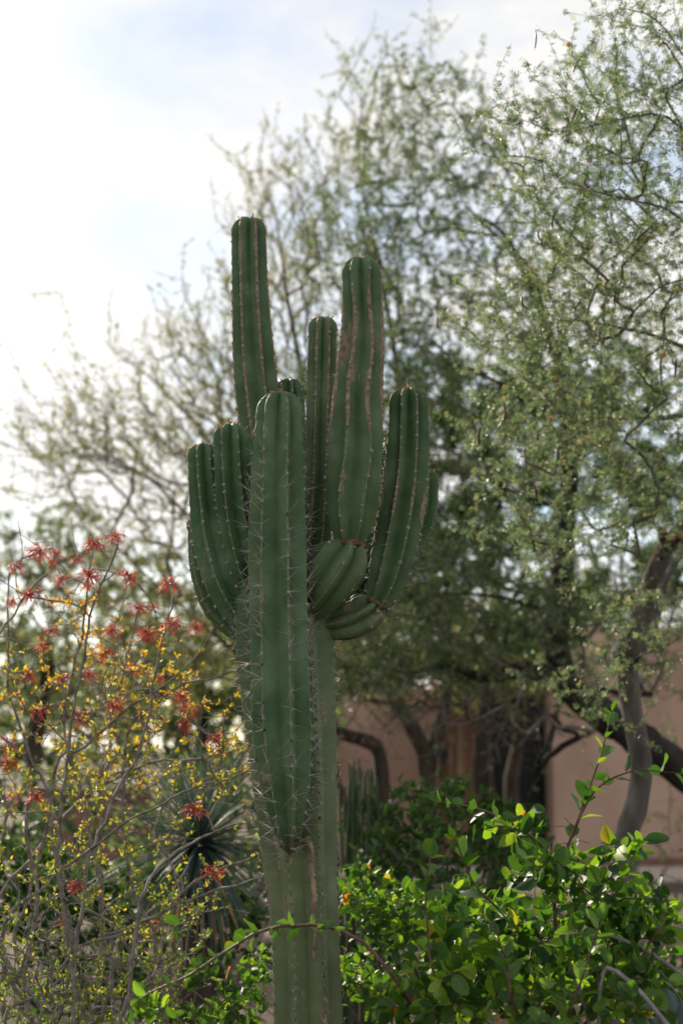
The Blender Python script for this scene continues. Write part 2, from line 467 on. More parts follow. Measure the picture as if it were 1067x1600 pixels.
def bevel_box(name, x0, x1, y0, y1, z0, z1, mat, parent, bev=0.01):
    b = Buf(); box(b, x0, x1, y0, y1, z0, z1)
    o = link(name, b.mesh(name, smooth=False), mat, parent)
    if bev:
        md = o.modifiers.new("bevel", 'BEVEL'); md.width = bev; md.segments = 2
    return o

# ground: fine near the camera, out to the horizon
gx = np.concatenate([-np.geomspace(600, 12, 14), np.linspace(-10, 10, 61), np.geomspace(12, 600, 14)])
gy = np.concatenate([[-60, -20, -6], np.linspace(-2, 26, 85), np.geomspace(28, 900, 18)])
X, Y = np.meshgrid(gx, gy)
Z = 0.03 * np.sin(X * 1.7 + Y * .6) * np.sin(Y * 1.1 - X * .3) + 0.012 * rng.standard_normal(X.shape)
Z = np.where((Y > 19.0) | (Y < -3), 0, Z)
nx, ny = len(gx), len(gy)
ii = (np.arange(ny - 1)[:, None] * nx + np.arange(nx - 1)[None]).ravel()
gme = np_mesh("ground", np.stack([X, Y, Z], -1).reshape(-1, 3), [np.stack([ii, ii + 1, ii + nx + 1, ii + nx], -1)])
ground = link("ground", gme, M_soil)
ground["kind"] = "structure"

# paved path in front of the building
pb = Buf(); box(pb, 1.2, 14, 19.4, 21.6, -0.05, 0.03)
path = link("path", pb.mesh("path", False), M_path); path["kind"] = "structure"

BY = 22.0
def PX(x, d): return P(x, 1170, d)[0]
bld = thing("adobe_building", "pink stucco building with shaded glass entrance behind the trees", "building", (PX(870, BY), BY, 0))
xr = PX(862, BY)
bevel_box("wall", xr, xr + 12, BY, BY + 6, 0, 3.3, M_wall, bld, .04)
xl0, xl1 = PX(430, 23.5), PX(688, 23.5)
bevel_box("wall", xl0, xl1, 23.5, 28, 0, 2.5, M_wall, bld, .04)
bevel_box("pillar", PX(690, 22.3), PX(748, 22.3), 22.3, 22.75, 0, 2.9, M_rust, bld, .05)
bevel_box("lintel", PX(690, 22.4), xr - .01, 22.45, 22.74, 2.45, 3.1, M_rust, bld, .03)
bevel_box("recess_wall", xl1 + .01, xr - .01, 25.6, 25.9, 0, 2.45, M_wall, bld, 0)
bevel_box("roof", xl1 + .01, xr - .01, 23.25, 26.1, 2.51, 2.7, M_wall, bld, 0)
dx0, dx1 = PX(745, 22.8), xr - .01
dr = bevel_box("door", dx0, dx1, 22.850, 22.920, 0, 2.95, M_frame, bld, 0)
for i in range(3):
    a = dx0 + (dx1 - dx0) * (i + .08) / 3; b_ = dx0 + (dx1 - dx0) * (i + .92) / 3
    bevel_box("pane", a, b_, 22.820, 22.845, .12, 2.1, M_glass, dr, 0)
    bevel_box("transom_pane", a, b_, 22.820, 22.845, 2.22, 2.8, M_glass, dr, 0)
for i in range(4):
    a = dx0 + (dx1 - dx0) * i / 3
    bevel_box("mullion", a - .025, a + .025, 22.760, 22.815, 0, 2.9, M_frame, dr, .005)
lx, lz = PX(692, 22.2), P(692, 1178, 22.2)[2]
bevel_box("wall_lamp", lx - .05, lx + .07, 22.14, 22.298, lz - .15, lz + .1, M_frame, bld, .01)
bevel_box("base_band", xr - .015, xr + 12, BY - .03, BY - .003, 0, .12, M_brick, bld, .005)

lw = thing("garden_wall", "low brown garden wall with pale flat cap behind the red-flowered shrub", "wall", (PX(130, 17), 17, 0))
zc = P(145, 1222, 17)[2]
bevel_box("wall", PX(70, 17), PX(235, 17), 16.9, 17.3, 0, zc - .07, M_brick, lw, .02)
bevel_box("cap", PX(66, 17), PX(239, 17), 16.82, 17.38, zc - .069, zc + .01, M_cap, lw, .015)

# ------------------------------------------------------------------ branching plants
class Skel:
    def __init__(s, cap=60000):
        s.P = np.zeros((cap, 3)); s.par = np.full(cap, -1); s.fix = np.zeros(cap); s.n = 0
        s.ok = np.ones(cap, bool)
    def add(s, p, par, fix=0.0):
        i = s.n
        s.P[i] = p; s.par[i] = par; s.fix[i] = fix; s.n += 1
        return i
    def limb(s, spec, par=-1, step=0.08, wob=0.0, thin=1.0):
        """spec rows: (px, py, depth, width_px)"""
        rows = np.array([[*P(a, b, d), .5 * w * thin * d / F_PX] for a, b, d, w in spec])
        c = catmull(rows, step)
        if par >= 0 and thin == 1.0 and rows[0, 3] < .045:
            u_ = np.linspace(0, 1, len(c)); c[:, 3] *= .68 * (1 - .8 * u_ ** 2)   # side limbs are slim and run out to twigs
        elif par >= 0 and thin == 1.0:
            u_ = np.linspace(0, 1, len(c)); c[:, 3] *= 1 - .75 * u_ ** 3
        if wob:
            k = np.cumsum(rng.standard_normal((len(c), 3)), 0) * wob
            k -= np.linspace(0, 1, len(c))[:, None] * k[-1]
            c[:, :3] += k
        ids = []
        if par >= 0:
            c[0, :3] = s.P[par]
        for q in c:
            par = s.add(q[:3], par, max(q[3], 1e-4)); ids.append(par)
        return ids
    def nearest(s, p):
        return int(np.argmin(np.where(s.ok[:s.n], ((s.P[:s.n] - p) ** 2).sum(1), 1e9)))
    def grow(s, targets, seg=0.1, wob=0.12, lift=0.15, origin=None, maxlen=None, direct=.5, pull=0.0, hub=None):
        o = s.P[0] if origin is None else origin
        targets = targets[np.argsort(((targets - o) ** 2).sum(1) * rng.uniform(.6, 1.4, len(targets)))]
        tips = []
        for t in targets:
            j = s.nearest(t if hub is None else t + (hub - t) * pull)
            p0 = s.P[j].copy(); L = np.linalg.norm(t - p0)
            if L < 0.02 or (maxlen and L > maxlen):
                continue
            pj = s.par[j]
            d0 = norm(p0 - s.P[pj]) if pj >= 0 else np.array([0, 0, 1.])
            m = max(2, int(L / seg))
            u = np.linspace(0, 1, m + 1)[1:, None]
            c1 = p0 + d0 * L * direct * .6
            c2 = p0 + (t - p0) * .6 + np.array([0, 0, lift * L])
            q = (1 - u) ** 3 * p0 + 3 * (1 - u) ** 2 * u * c1 + 3 * (1 - u) * u ** 2 * c2 + u ** 3 * t
            q += rng.standard_normal(q.shape) * wob * L / m
            par = j
            for r in q:
                par = s.add(r, par)
            tips.append(par)
        return tips
    def radii(s, tip=.0015, e=2.4, rmax=1.0):
        n = s.n
        acc = np.zeros(n); r = np.zeros(n)
        for i in range(n - 1, -1, -1):
            v = max(tip, acc[i] ** (1 / e))
            if s.fix[i] > 0: v = s.fix[i]
            r[i] = min(v, rmax) if s.fix[i] == 0 else v
            p = s.par[i]
            if p >= 0: acc[p] += r[i] ** e * (1.0 if s.fix[i] == 0 else 0)
        s.R = r
        return r
    def chains(s):
        n = s.n
        kids = [[] for _ in range(n)]
        for i in range(n):
            if s.par[i] >= 0: kids[s.par[i]].append(i)
        out, stack = [], [i for i in range(n) if s.par[i] < 0]
        while stack:
            i = stack.pop()
            c = [i] if s.par[i] < 0 else [s.par[i], i]
            while kids[i]:
                k = sorted(kids[i], key=lambda q: -s.R[q])
                stack += k[1:]
                i = k[0]; c.append(i)
            if len(c) > 1: out.append(c)
        return out

def tubes(s, chains, buf, rough=0.0, thick_first=True):
    for c in chains:
        r = s.R[c].copy()
        if len(c) > 2 and s.par[c[1]] == c[0] and s.par[c[0]] >= 0:
            r[0] = min(r[0], r[1] * 1.15)
        m = r.max()
        tube(buf, s.P[c], r, 3 if m < .005 else (6 if m < .02 else 12), rnd=random.random(), rough=rough if m > .02 else 0)

def ell(n, px, py, d, rx, ry, rz):
    """n points in an ellipsoid centred on a pixel at distance d; radii in metres"""
    u = norm(rng.standard_normal((n, 3))) * rng.random((n, 1)) ** .42
    return P(px, py, d) + u * np.array([rx, ry, rz])

def kites(buf, p, d, nrm, L, W, rnd):
    side = norm(np.cross(d, nrm))
    m = p + d * (L * .45)[:, None] + nrm * (L * .06)[:, None]
    V = np.stack([p, m + side * (W / 2)[:, None], p + d * L[:, None], m - side * (W / 2)[:, None]], 1)
    F = np.arange(len(p))[:, None] * 4 + np.arange(4)[None]
    buf.add(V.reshape(-1, 3), F, rnd)

def feather(buf, pos, axis, n_pairs, rl, L, W, droop=.25):
    """small compound leaves: kite leaflets in pairs along a short stalk"""
    N = len(pos)
    d = norm(norm(rng.standard_normal((N, 3))) + axis * .7 + np.array([0, 0, -droop]))
    up = norm(rng.standard_normal((N, 3)) + np.array([0, 0, 1.2]))
    side = norm(np.cross(d, up)); nn = norm(np.cross(side, d))
    base = rng.random(N)
    ln = rl * rng.uniform(.6, 1.3, N)
    for k in range(n_pairs):
        f = (k + .6) / n_pairs
        for sg in (-1, 1):
            p = pos + d * (ln * f)[:, None]
            dd = norm(d * .55 + side * sg + rng.standard_normal((N, 3)) * .18)
            kites(buf, p, dd, norm(nn + rng.standard_normal((N, 3)) * .35), L * rng.uniform(.7, 1.25, N), W * rng.uniform(.75, 1.2, N),
                  np.clip(base + rng.normal(0, .08, N), 0, 1))

def scatter_on(s, rthr, per_m, start=0):
    """points along thin segments"""
    idx = np.array([i for i in range(s.n) if s.par[i] >= 0 and s.R[i] < rthr])
    a = s.P[s.par[idx]]; b = s.P[idx]
    L = np.linalg.norm(b - a, axis=1)
    m = rng.poisson(L * per_m)
    k = np.repeat(np.arange(len(idx)), m)
    u = rng.random((len(k), 1))
    return a[k] + (b[k] - a[k]) * u, norm(b[k] - a[k])

def finish_tree(root, s, leafmat, barkmat, trunk_chain_min=.03, twigmat=None, leaf=None, rough=.05, keep=None):
    ch = s.chains()
    tb, wb = Buf(), Buf()
    big = [c for c in ch if s.R[c].max() >= trunk_chain_min]
    small = [c for c in ch if s.R[c].max() < trunk_chain_min]
    tubes(s, big, tb, rough); tubes(s, small, wb)
    link("trunk", tb.mesh("trunk"), barkmat, root)
    if small:
        w = link("twig_mass", wb.mesh("twig_mass"), twigmat or M_twig, root); w["kind"] = "stuff"
    lb = Buf()
    for (rthr, per_m, pairs, rl, L, W) in leaf:
        pos, ax = scatter_on(s, rthr, per_m)
        if keep is not None:
            kk = keep(pos); pos, ax = pos[kk], ax[kk]
        feather(lb, pos, ax, pairs, rl, L, W)
    c = link("crown", lb.mesh("crown"), leafmat, root); c["kind"] = "stuff"
    return lb.n // 4

def pod_mesh():
    b = Buf(); u = np.linspace(0, 1, 8)
    pts = np.stack([.018 * np.sin(u * 2.6), 0 * u, -.075 * u], -1)
    tube(b, pts, .0052 * np.sin(np.pi * (u * .86 + .07)) ** .6, 6)
    return b.mesh("seed_pod")
pod_me = pod_mesh(); pod_me.materials.append(M_pod)

def puff_mesh():
    b = Buf()
    n = 70
    d = norm(rng.standard_normal((n, 3))); nn = norm(np.cross(d, rng.standard_normal((n, 3))))
    kites(b, d * .003, d, nn, np.full(n, .017), np.full(n, .006), rng.random(n))
    return b.mesh("flower_puff")
puff_me = puff_mesh(); puff_me.materials.append(M_puff)

def copies(root, name, me, pts, rot=True, smin=.8, smax=1.2):
    for p in pts:
        o = bpy.data.objects.new(name, me); coll.objects.link(o)
        attach(o, root)
        s = random.uniform(smin, smax)
        e = (random.uniform(-.5, .5), random.uniform(-.5, .5), random.uniform(0, 6.28)) if rot else (0, 0, 0)
        from mathutils import Euler
        o.matrix_basis = Matrix.Translation(p) @ Euler(e).to_matrix().to_4x4() @ Matrix.Scale(s, 4)

# --- near acacia on the right (grey trunk with sawn stubs)
def tree_near():
    P_, ell_, NEAR = globals()['P'], globals()['ell'], .87
    base = P_(985, 1330, 9.0 * NEAR); base[2] = 0
    root = thing("acacia_tree", "grey-trunked acacia with sawn branch stubs and dark red pods", "tree", base)
    s = Skel()
    P = lambda x, y, d: P_(x, y, d * NEAR)
    def ell(n, px, py, d, rx, ry, rz): return ell_(n, px, py, d * NEAR, rx * NEAR, ry * NEAR, rz * NEAR)
    near = lambda rows: [(a_, b_, d_ * NEAR, w_) for a_, b_, d_, w_ in rows]
    gy_ = 1170 + 1.6 * F_PX / (9.0 * NEAR)
    t = s.limb(near([(965, gy_ + 25, 9.0, 48), (975, 1450, 9, 42), (976, 1320, 9, 38), (1001, 1215, 9, 34), (987, 1110, 9, 33), (974, 1030, 9, 36)]))
    a = s.limb(near([(974, 1030, 9, 44), (995, 980, 8.95, 38), (1015, 920, 8.9, 33), (1040, 855, 8.85, 30), (1085, 800, 8.8, 27), (1110, 690, 8.5, 24), (1120, 540, 8.2, 20), (1110, 380, 7.8, 17), (1090, 220, 7.5, 13)]), t[-1])
    b = s.limb(near([(974, 1030, 9, 30), (1010, 1000, 9.1, 24), (1030, 930, 9.2, 16), (1040, 905, 9.2, 12), (1100, 780, 9.4, 10), (1080, 640, 9.3, 9)]), t[-1])
    nb = len(t) + len(a)
    c = s.limb(near([(1110, 560, 8.1, 12), (1010, 520, 7.9, 9), (900, 500, 7.7, 7), (800, 530, 7.6, 5)]), a[int(len(a) * .62)], wob=.006)
    d = s.limb(near([(1112, 420, 7.9, 12), (1060, 200, 7.2, 8), (960, 185, 7.0, 7), (860, 205, 6.9, 5), (780, 170, 6.8, 3.5), (728, 132, 6.8, 2)]), a[int(len(a) * .8)], wob=.006)
    e = s.limb(near([(1112, 400, 7.8, 10), (1050, 330, 7.4, 8), (960, 300, 7.2, 6), (850, 290, 7.1, 4), (760, 330, 7.1, 2.5)]), a[int(len(a) * .82)], wob=.006)
    f = s.limb(near([(1110, 640, 8.4, 11), (1010, 660, 8.2, 8), (900, 660, 8.1, 6), (820, 700, 8.0, 4), (760, 690, 8, 3)]), a[int(len(a) * .5)], wob=.006)
    g = s.limb(near([(1090, 220, 7.5, 10), (1060, 110, 7.3, 7), (1010, 50, 7.2, 5), (930, 30, 7.1, 3)]), a[-1], wob=.005)
    h = s.limb(near([(1080, 700, 8.5, 9), (1010, 790, 8.2, 6), (940, 830, 8.1, 4), (870, 850, 8, 3)]), a[int(len(a) * .45)], wob=.006)
    s.ok[:len(t)] = False
    T = np.vstack([
        ell(190, 1000, 110, 7.2, .42, .6, .36), ell(230, 940, 240, 7.2, .55, .6, .30), ell(60, 830, 200, 7.0, .36, .4, .20),
        ell(260, 1010, 380, 7.5, .50, .8, .40), ell(170, 880, 390, 7.5, .42, .6, .34),
        ell(280, 960, 540, 7.8, .62, .8, .42), ell(150, 820, 520, 7.7, .40, .6, .30),
        ell(230, 950, 680, 8.1, .62, .7, .34), ell(90, 820, 690, 8.0, .34, .5, .24),
        ell(130, 1020, 800, 8.3, .45, .6, .26), ell(60, 900, 830, 8.1, .40, .4, .20),
        ell(40, 815, 820, 7.8, .06, .2, .22), ell(34, 1000, 960, 8.4, .30, .5, .22), ell(22, 920, 1060, 8.3, .22, .4, .12), ell(16, 1040, 1010, 8.4, .18, .4, .14)])
    T = np.vstack([T, T + rng.normal(0, .12, T.shape)])
    pods = [(836, 48, 6.95), (917, 275, 7.0), (870, 330, 7.1), (842, 358, 7.1), (852, 365, 7.2), (815, 462, 7.3), (683, 492, 7.4), (908, 468, 7.3), (935, 507, 7.4), (787, 632, 7.6), (750, 668, 7.6), (834, 755, 7.7), (825, 838, 7.8), (900, 170, 6.9), (905, 92, 6.9), (1055, 560, 7.3), (962, 455, 7.3), (847, 668, 7.7)]
    pf = [(1030, 70), (770, 290), (745, 180), (920, 250), (1010, 375), (888, 70), (960, 75), (940, 480), (1040, 550), (1035, 555), (1048, 520), (935, 445), (830, 420), (870, 590), (860, 655), (880, 715), (795, 660), (770, 600), (1005, 380), (905, 300), (850, 445), (948, 470), (1055, 448)]
    PODS = np.array([P(*q) for q in pods]); PUFFS = np.array([P(x, y, 7.0 + y * .0009) for x, y in pf])
    s.grow(np.vstack([T, PODS, PUFFS]), .06, .07, .03, direct=.2, pull=.02, hub=P(1120, 600, 8))
    s.radii(.0011, 2.5, .03)
    n = finish_tree(root, s, M_acacia, M_bark_grey, .014, None, [(.006, 84, 3, .025, .0128, .0054)])
    # sawn stubs
    for (x0, y0, x1, y1, w) in [(1042, 862, 1033, 828, 15), (1050, 850, 1047, 838, 14), (1040, 868, 1022, 862, 12), (1066, 846, 1064, 836, 13)]:
        b_ = Buf(); p0, p1 = P(x0, y0, 8.84), P(x1, y1, 8.72)
        tube(b_, [p0, (p0 + p1) / 2, p1], [w * .0021, w * .0018, w * .0018], 12, cap=False)
        st = link("stub", b_.mesh("stub"), M_bark_grey, root)
        cb = Buf(); dd = norm(p1 - p0); tube(cb, [p1 - dd * .002, p1 + dd * .001], [w * .00178, w * .00172], 12)
        link("sawn_face", cb.mesh("sawn_face"), M_cut_wood, st)
    copies(root, "seed_pod", pod_me, PODS, smin=.75, smax=1.15)
    copies(root, "flower_puff", puff_me, PUFFS, smin=.55, smax=1.0)
    return n
n1 = tree_near()

# --- dark leaning mesquite
def tree_dark():
    D = 11.5
    base = P(1230, 1500, D); base[2] = 0
    root = thing("mesquite_tree", "dark leaning mesquite trunk with wide feathery crown in front of the doorway", "tree", base)
    s = Skel()
    gy_ = 1170 + 1.6 * F_PX / D
    t = s.limb([(1240, gy_ + 20, D, 80), (1180, 1340, D, 66), (1100, 1240, D, 58), (1020, 1175, D, 52), (940, 1120, D, 50), (880, 1070, D, 47)], wob=.004)
    a = s.limb([(880, 1070, D, 44), (868, 1010, D, 40), (862, 960, D, 40), (880, 890, D, 36), (888, 800, D, 32), (892, 700, D, 30), (880, 590, D, 23), (840, 470, D, 17), (790, 370, D, 12), (735, 330, D, 7), (705, 270, D, 4), (690, 200, D, 2)], t[-1], wob=.004)
    b = s.limb([(880, 1070, D, 36), (840, 1048, 11.3, 30), (790, 1050, 11.1, 26), (750, 1055, 11, 20), (700, 1040, 10.9, 14), (640, 1050, 10.8, 9), (570, 1040, 10.8, 6)], t[-1], wob=.004)
    c = s.limb([(892, 700, D, 16), (800, 610, 11.2, 12), (700, 560, 11, 9), (600, 520, 10.9, 6)], a[int(len(a) * .50)], wob=.006)
    d = s.limb([(888, 800, D, 15), (790, 760, 11.2, 11), (700, 730, 11, 8), (620, 720, 11, 5)], a[int(len(a) * .38)], wob=.006)
    e = s.limb([(862, 960, D, 14), (770, 930, 11.1, 10), (680, 930, 11, 8), (590, 960, 11, 5)], a[int(len(a) * .18)], wob=.006)
    f = s.limb([(840, 470, D, 14), (900, 350, 11.8, 11), (960, 240, 12, 8), (1040, 150, 12.2, 5)], a[int(len(a) * .72)], wob=.006)
    g = s.limb([(890, 720, D, 16), (960, 650, 11.9, 12), (1040, 600, 12.2, 8), (1100, 560, 12.4, 6)], a[int(len(a) * .48)], wob=.006)
    h = s.limb([(790, 370, D, 10), (700, 355, 11.3, 7), (620, 380, 11.2, 5), (560, 390, 11.1, 3)], a[int(len(a) * .82)], wob=.006)
    s.ok[:len(t)] = False
    T = np.vstack([
        ell(170, 660, 200, 11.3, .62, .8, .45), ell(200, 700, 330, 11.2, .85, 1.0, .42), ell(90, 560, 370, 11.2, .48, .8, .40),
        ell(260, 720, 480, 11.2, 1.0, 1.2, .50), ell(160, 590, 560, 11.2, .60, .9, .45),
        ell(240, 820, 620, 11.4, .9, 1.1, .50), ell(200, 660, 690, 11.1, .7, 1.0, .42),
        ell(100, 900, 380, 12, .8, 1.0, .6), ell(120, 1010, 560, 12.3, .7, 1.0, .6), ell(60, 900, 200, 12, .8, .8, .5),
        ell(230, 760, 850, 11.2, .75, 1.0, .40), ell(180, 640, 880, 11, .50, .9, .40),
        ell(260, 640, 990, 10.9, .62, .9, .30), ell(220, 780, 970, 11.1, .62, .9, .32), ell(160, 920, 930, 11.4, .55, .9, .32), ell(140, 1000, 960, 12.0, .45, .7, .36), ell(90, 960, 1035, 11.9, .5, .6, .2), ell(110, 700, 1040, 10.8, .75, .7, .18),
        ell(110, 950, 760, 11.8, .60, .9, .36), ell(90, 600, 1070, 10.8, .42, .7, .18), ell(90, 740, 1075, 10.9, .50, .7, .16),
        ell(120, 620, 1110, 10.6, .42, .6, .16), ell(150, 720, 1110, 10.7, .45, .6, .20), ell(90, 810, 1120, 10.9, .35, .6, .22)])
    T = np.vstack([T, T + rng.normal(0, .15, T.shape), T[::2] + rng.normal(0, .22, T[::2].shape)])
    s.grow(T, .09, .07, .02, direct=.2, pull=.012, hub=P(880, 800, 11.5))
    s.radii(.0016, 2.5, .05)
    return finish_tree(root, s, M_mesq, M_bark_dark, .022, None, [(.009, 45, 3, .038, .0220, .0086)], rough=.09, keep=lambda p: rng.random(len(p)) > smooth01((2.25 - p[:, 2]) / .45) * np.where(p[:, 0] < 1.6, .93, .15))
n2 = tree_dark()

# --- multi-stemmed tree behind the cactus, spreading to the left
def tree_spread():
    D = 14.0
    base = P(640, 1440, D); base[2] = 0
    root = thing("palo_verde_tree", "pale multi-stemmed tree spreading long wispy twigs behind the tall cactus", "tree", base)
    s = Skel()
    gy_ = 1170 + 1.6 * F_PX / D
    t = s.limb([(640, gy_ + 12, D, 60), (640, gy_ - 40, D, 52)])
    a = s.limb([(640, gy_ - 40, D, 34), (600, 1290, D, 28), (597, 1205, D, 25), (588, 1165, D, 24), (560, 1152, D, 22), (520, 1135, D, 20), (470, 1060, D, 18), (430, 930, D, 16), (390, 800, D, 13), (330, 690, D, 10), (250, 600, D, 7), (200, 560, D, 5)], t[-1], wob=.003)
    b = s.limb([(640, gy_ - 40, D, 34), (662, 1290, D, 28), (668, 1195, D, 26), (645, 1140, D, 24), (615, 1090, D, 22), (570, 980, D, 20), (520, 800, D, 17), (480, 640, D, 14), (450, 480, D, 10), (430, 330, D, 6), (400, 260, D, 4)], t[-1], wob=.003)
    c = s.limb([(668, 1195, D, 22), (690, 1130, D, 20), (700, 1050, D, 18), (680, 900, D, 15), (640, 700, D, 12), (600, 450, D, 8), (560, 220, D, 5), (600, 70, D, 3)], b[int(len(b) * .14)], wob=.003)
    d = s.limb([(520, 1135, D, 14), (420, 1060, 13.8, 12), (300, 960, 13.6, 9), (180, 850, 13.5, 7), (80, 740, 13.4, 5), (20, 660, 13.3, 3)], a[int(len(a) * .30)], wob=.005)
    e = s.limb([(430, 930, D, 12), (330, 840, 13.9, 9), (220, 740, 13.8, 7), (120, 690, 13.7, 5), (20, 640, 13.6, 3)], a[int(len(a) * .52)], wob=.005)
    f = s.limb([(640, gy_ - 40, D, 22), (560, 1300, 13.7, 15), (530, 1230, 13.6, 12), (500, 1150, 13.5, 10), (400, 1080, 13.3, 8), (250, 1040, 13.2, 5)], t[-1], wob=.004)
    s.ok[:len(t)] = False
    T = np.vstack([
        ell(190, 470, 450, 14, .8, 1.2, .75), ell(170, 500, 650, 14, .9, 1.2, .7), ell(190, 370, 620, 14, .7, 1.2, .65), ell(70, 300, 540, 13.9, .6, .9, .5), ell(60, 180, 640, 13.7, .7, .9, .4),
        ell(190, 280, 700, 13.8, .9, 1.2, .45), ell(110, 160, 690, 13.7, .7, 1.0, .42), ell(50, 60, 690, 13.5, .45, .8, .30),
        ell(240, 350, 840, 13.8, 1.0, 1.2, .55), ell(130, 190, 850, 13.6, .7, 1.0, .45), ell(200, 480, 860, 14, .8, 1.1, .6),
        ell(220, 400, 990, 13.7, 1.1, 1.1, .45), ell(100, 220, 980, 13.4, .8, 1., .4), ell(100, 560, 1000, 14, .7, 1, .5),
        ell(80, 560, 260, 14, .7, .9, .7), ell(100, 450, 330, 14, .55, .7, .7), ell(60, 330, 560, 14, .5, .8, .5), ell(40, 600, 130, 14, .5, .8, .5), ell(60, 620, 440, 14.2, .7, .9, .7)])
    T = np.vstack([T, T + rng.normal(0, .2, T.shape), T + rng.normal(0, .3, T.shape)])
    s.grow(T, .10, .045, .0, direct=.12, pull=.03, hub=P(520, 1100, 14))
    s.radii(.0022, 2.5, .05)
    return finish_tree(root, s, M_palo, M_bark_brown, .024, None, [(.010, 26, 3, .038, .0195, .0084)], rough=.06)
n3 = tree_spread()

# --- background trees on the left and far behind
def bushy_tree(name, label, cat, px, d, crown, mat, leafL, dens, group=None, trunk_w=.12, bark=None):
    base = P(px, 1300, d); base[2] = 0
    root = thing(name, label, cat, base, group)
    s = Skel()
    top = crown[0]
    tp = P(top[1], top[2], d)
    i = -1
    h = tp[2]
    for k, u in enumerate(np.linspace(0, .75, 8)):
        i = s.add(base + (tp - base) * u + np.array([.06 * math.sin(k * 1.3), .05 * math.cos(k), 0]), i, trunk_w * (1 - .6 * u))
    s.ok[:3] = False
    T = np.vstack([ell(*c) for c in crown])
    T = T[T[:, 2] > .15]
    s.grow(T, .16, .14, .05)
    s.radii(.003, 2.5, trunk_w * .6)
    return finish_tree(root, s, mat, bark or M_bark_brown, .03, None, [(.014, dens, 3, leafL * 1.6, leafL, leafL * .42)])

n4 = bushy_tree("ironwood_tree", "dense grey-green tree at the left behind the red flowers", "tree", 60, 17,
                [(130, 70, 850, 17, .8, 1.0, .55), (130, 150, 930, 17, 1.1, 1.2, .6), (90, -20, 960, 17, .8, 1.0, .7), (120, 260, 990, 17, .9, 1, .55), (120, 60, 1070, 17, 1.2, 1, .5)], M_far, .038, 60)
n5 = bushy_tree("feathery_tree", "blurred olive tree closing the view left of the cactus", "tree", 330, 20,
                [(150, 300, 960, 20, 1.4, 1.2, .8), (150, 420, 1040, 20, 1.4, 1.2, .7), (150, 200, 1080, 20, 1.4, 1.2, .6), (60, 500, 900, 20, .9, 1, .9)], M_far, .05, 75)
n6 = bushy_tree("yellow_tree", "yellowing tree seen above the dark glass entrance", "tree", 800, 19.2,
                [(110, 810, 1000, 19.2, .8, .7, .7), (90, 760, 1080, 19.0, .7, .6, .30), (60, 900, 940, 19, .7, .6, .5), (70, 660, 980, 19.3, .9, .7, .6)],
                M_palo, .05, 60)
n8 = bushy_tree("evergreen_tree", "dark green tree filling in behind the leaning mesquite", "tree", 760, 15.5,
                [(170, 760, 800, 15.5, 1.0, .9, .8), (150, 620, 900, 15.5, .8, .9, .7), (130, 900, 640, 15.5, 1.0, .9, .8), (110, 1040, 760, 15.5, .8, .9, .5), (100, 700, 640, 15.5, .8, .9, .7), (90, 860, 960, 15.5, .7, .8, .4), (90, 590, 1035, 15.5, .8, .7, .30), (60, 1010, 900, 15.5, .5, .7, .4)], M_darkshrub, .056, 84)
n7 = bushy_tree("screen_tree", "broad green tree beyond the low building at the centre", "tree", 560, 31,
                [(120, 560, 1000, 31, 2.2, 1.5, 1.3), (120, 440, 1060, 31, 2.2, 1.5, 1.0), (100, 680, 960, 31, 1.8, 1.5, 1.3), (100, 150, 1080, 31, 2.5, 1.5, 1.0), (100, 10, 1060, 31, 2, 1.5, 1.2), (60, 300, 1080, 31, 2, 1.5, 1.0)], M_far, .11, 26)

def low_shrub(name, label, px, py, d, crown, mat, leafL, dens, group=None, wide=.5):
    base = P(px, py, d); base[2] = 0
    root = thing(name, label, "shrub", base, group)
    s = Skel()
    for k in range(7):
        a = k * 2.4
        i = s.add(base + np.array([.05 * math.cos(a), .05 * math.sin(a), 0]), -1, .010)
        for u in (.12, .25, .4):
            i = s.add(base + np.array([.05 + u * .5 * math.cos(a), u * .5 * math.sin(a), u]), i, .009)
    T = np.vstack([ell(*c) for c in crown]); T = T[T[:, 2] > .05]
    s.grow(T, .08, .14, .15)
    s.radii(.0018, 2.5, .01)
    ch = s.chains(); wb = Buf(); tubes(s, ch, wb)
    w = link("branch_mass", wb.mesh("branch_mass"), M_twig, root); w["kind"] = "stuff"
    pos, ax = scatter_on(s, .008, dens)
    lb = Buf(); N = len(pos)
    d_ = norm(norm(rng.standard_normal((N, 3))) + ax * .6 + np.array([0, 0, .3]))
    leaf_strips(lb, pos, d_, norm(rng.standard_normal((N, 3)) + np.array([0, 0, .8])), leafL * rng.uniform(.6, 1.3, N), wide, rng.random(N))
    c = link("foliage", lb.mesh("foliage"), mat, root); c["kind"] = "stuff"
    return N

def leaf_strips(buf, p, d, nrm, L, wide, rnd):
    """oval leaves of 8 quads"""
    side = norm(np.cross(d, nrm)); nn = norm(np.cross(side, d))
    tt = np.array([0, .12, .32, .58, .82, 1.0]); ww = np.array([.06, .30, .5, .5, .32, .05]) * wide
    cols = []
    for t_, w_ in zip(tt, ww):
        c = p + d * (L * t_)[:, None] - nn * (L * .14 * t_ ** 2)[:, None]
        for sg in (-1, 0, 1):
            cols.append(c + side * (sg * w_ * L)[:, None] + nn * (abs(sg) * w_ * .28 * L)[:, None])
    V = np.stack(cols, 1)
    k = V.shape[1]
    f = [(3 * r + c_, 3 * r + c_ + 1, 3 * r + c_ + 4, 3 * r + c_ + 3) for r in range(5) for c_ in range(2)]
    F = (np.arange(len(p))[:, None, None] * k + np.array(f)[None]).reshape(-1, 4)
    buf.add(V.reshape(-1, 3), F, np.repeat(rnd, len(f)))

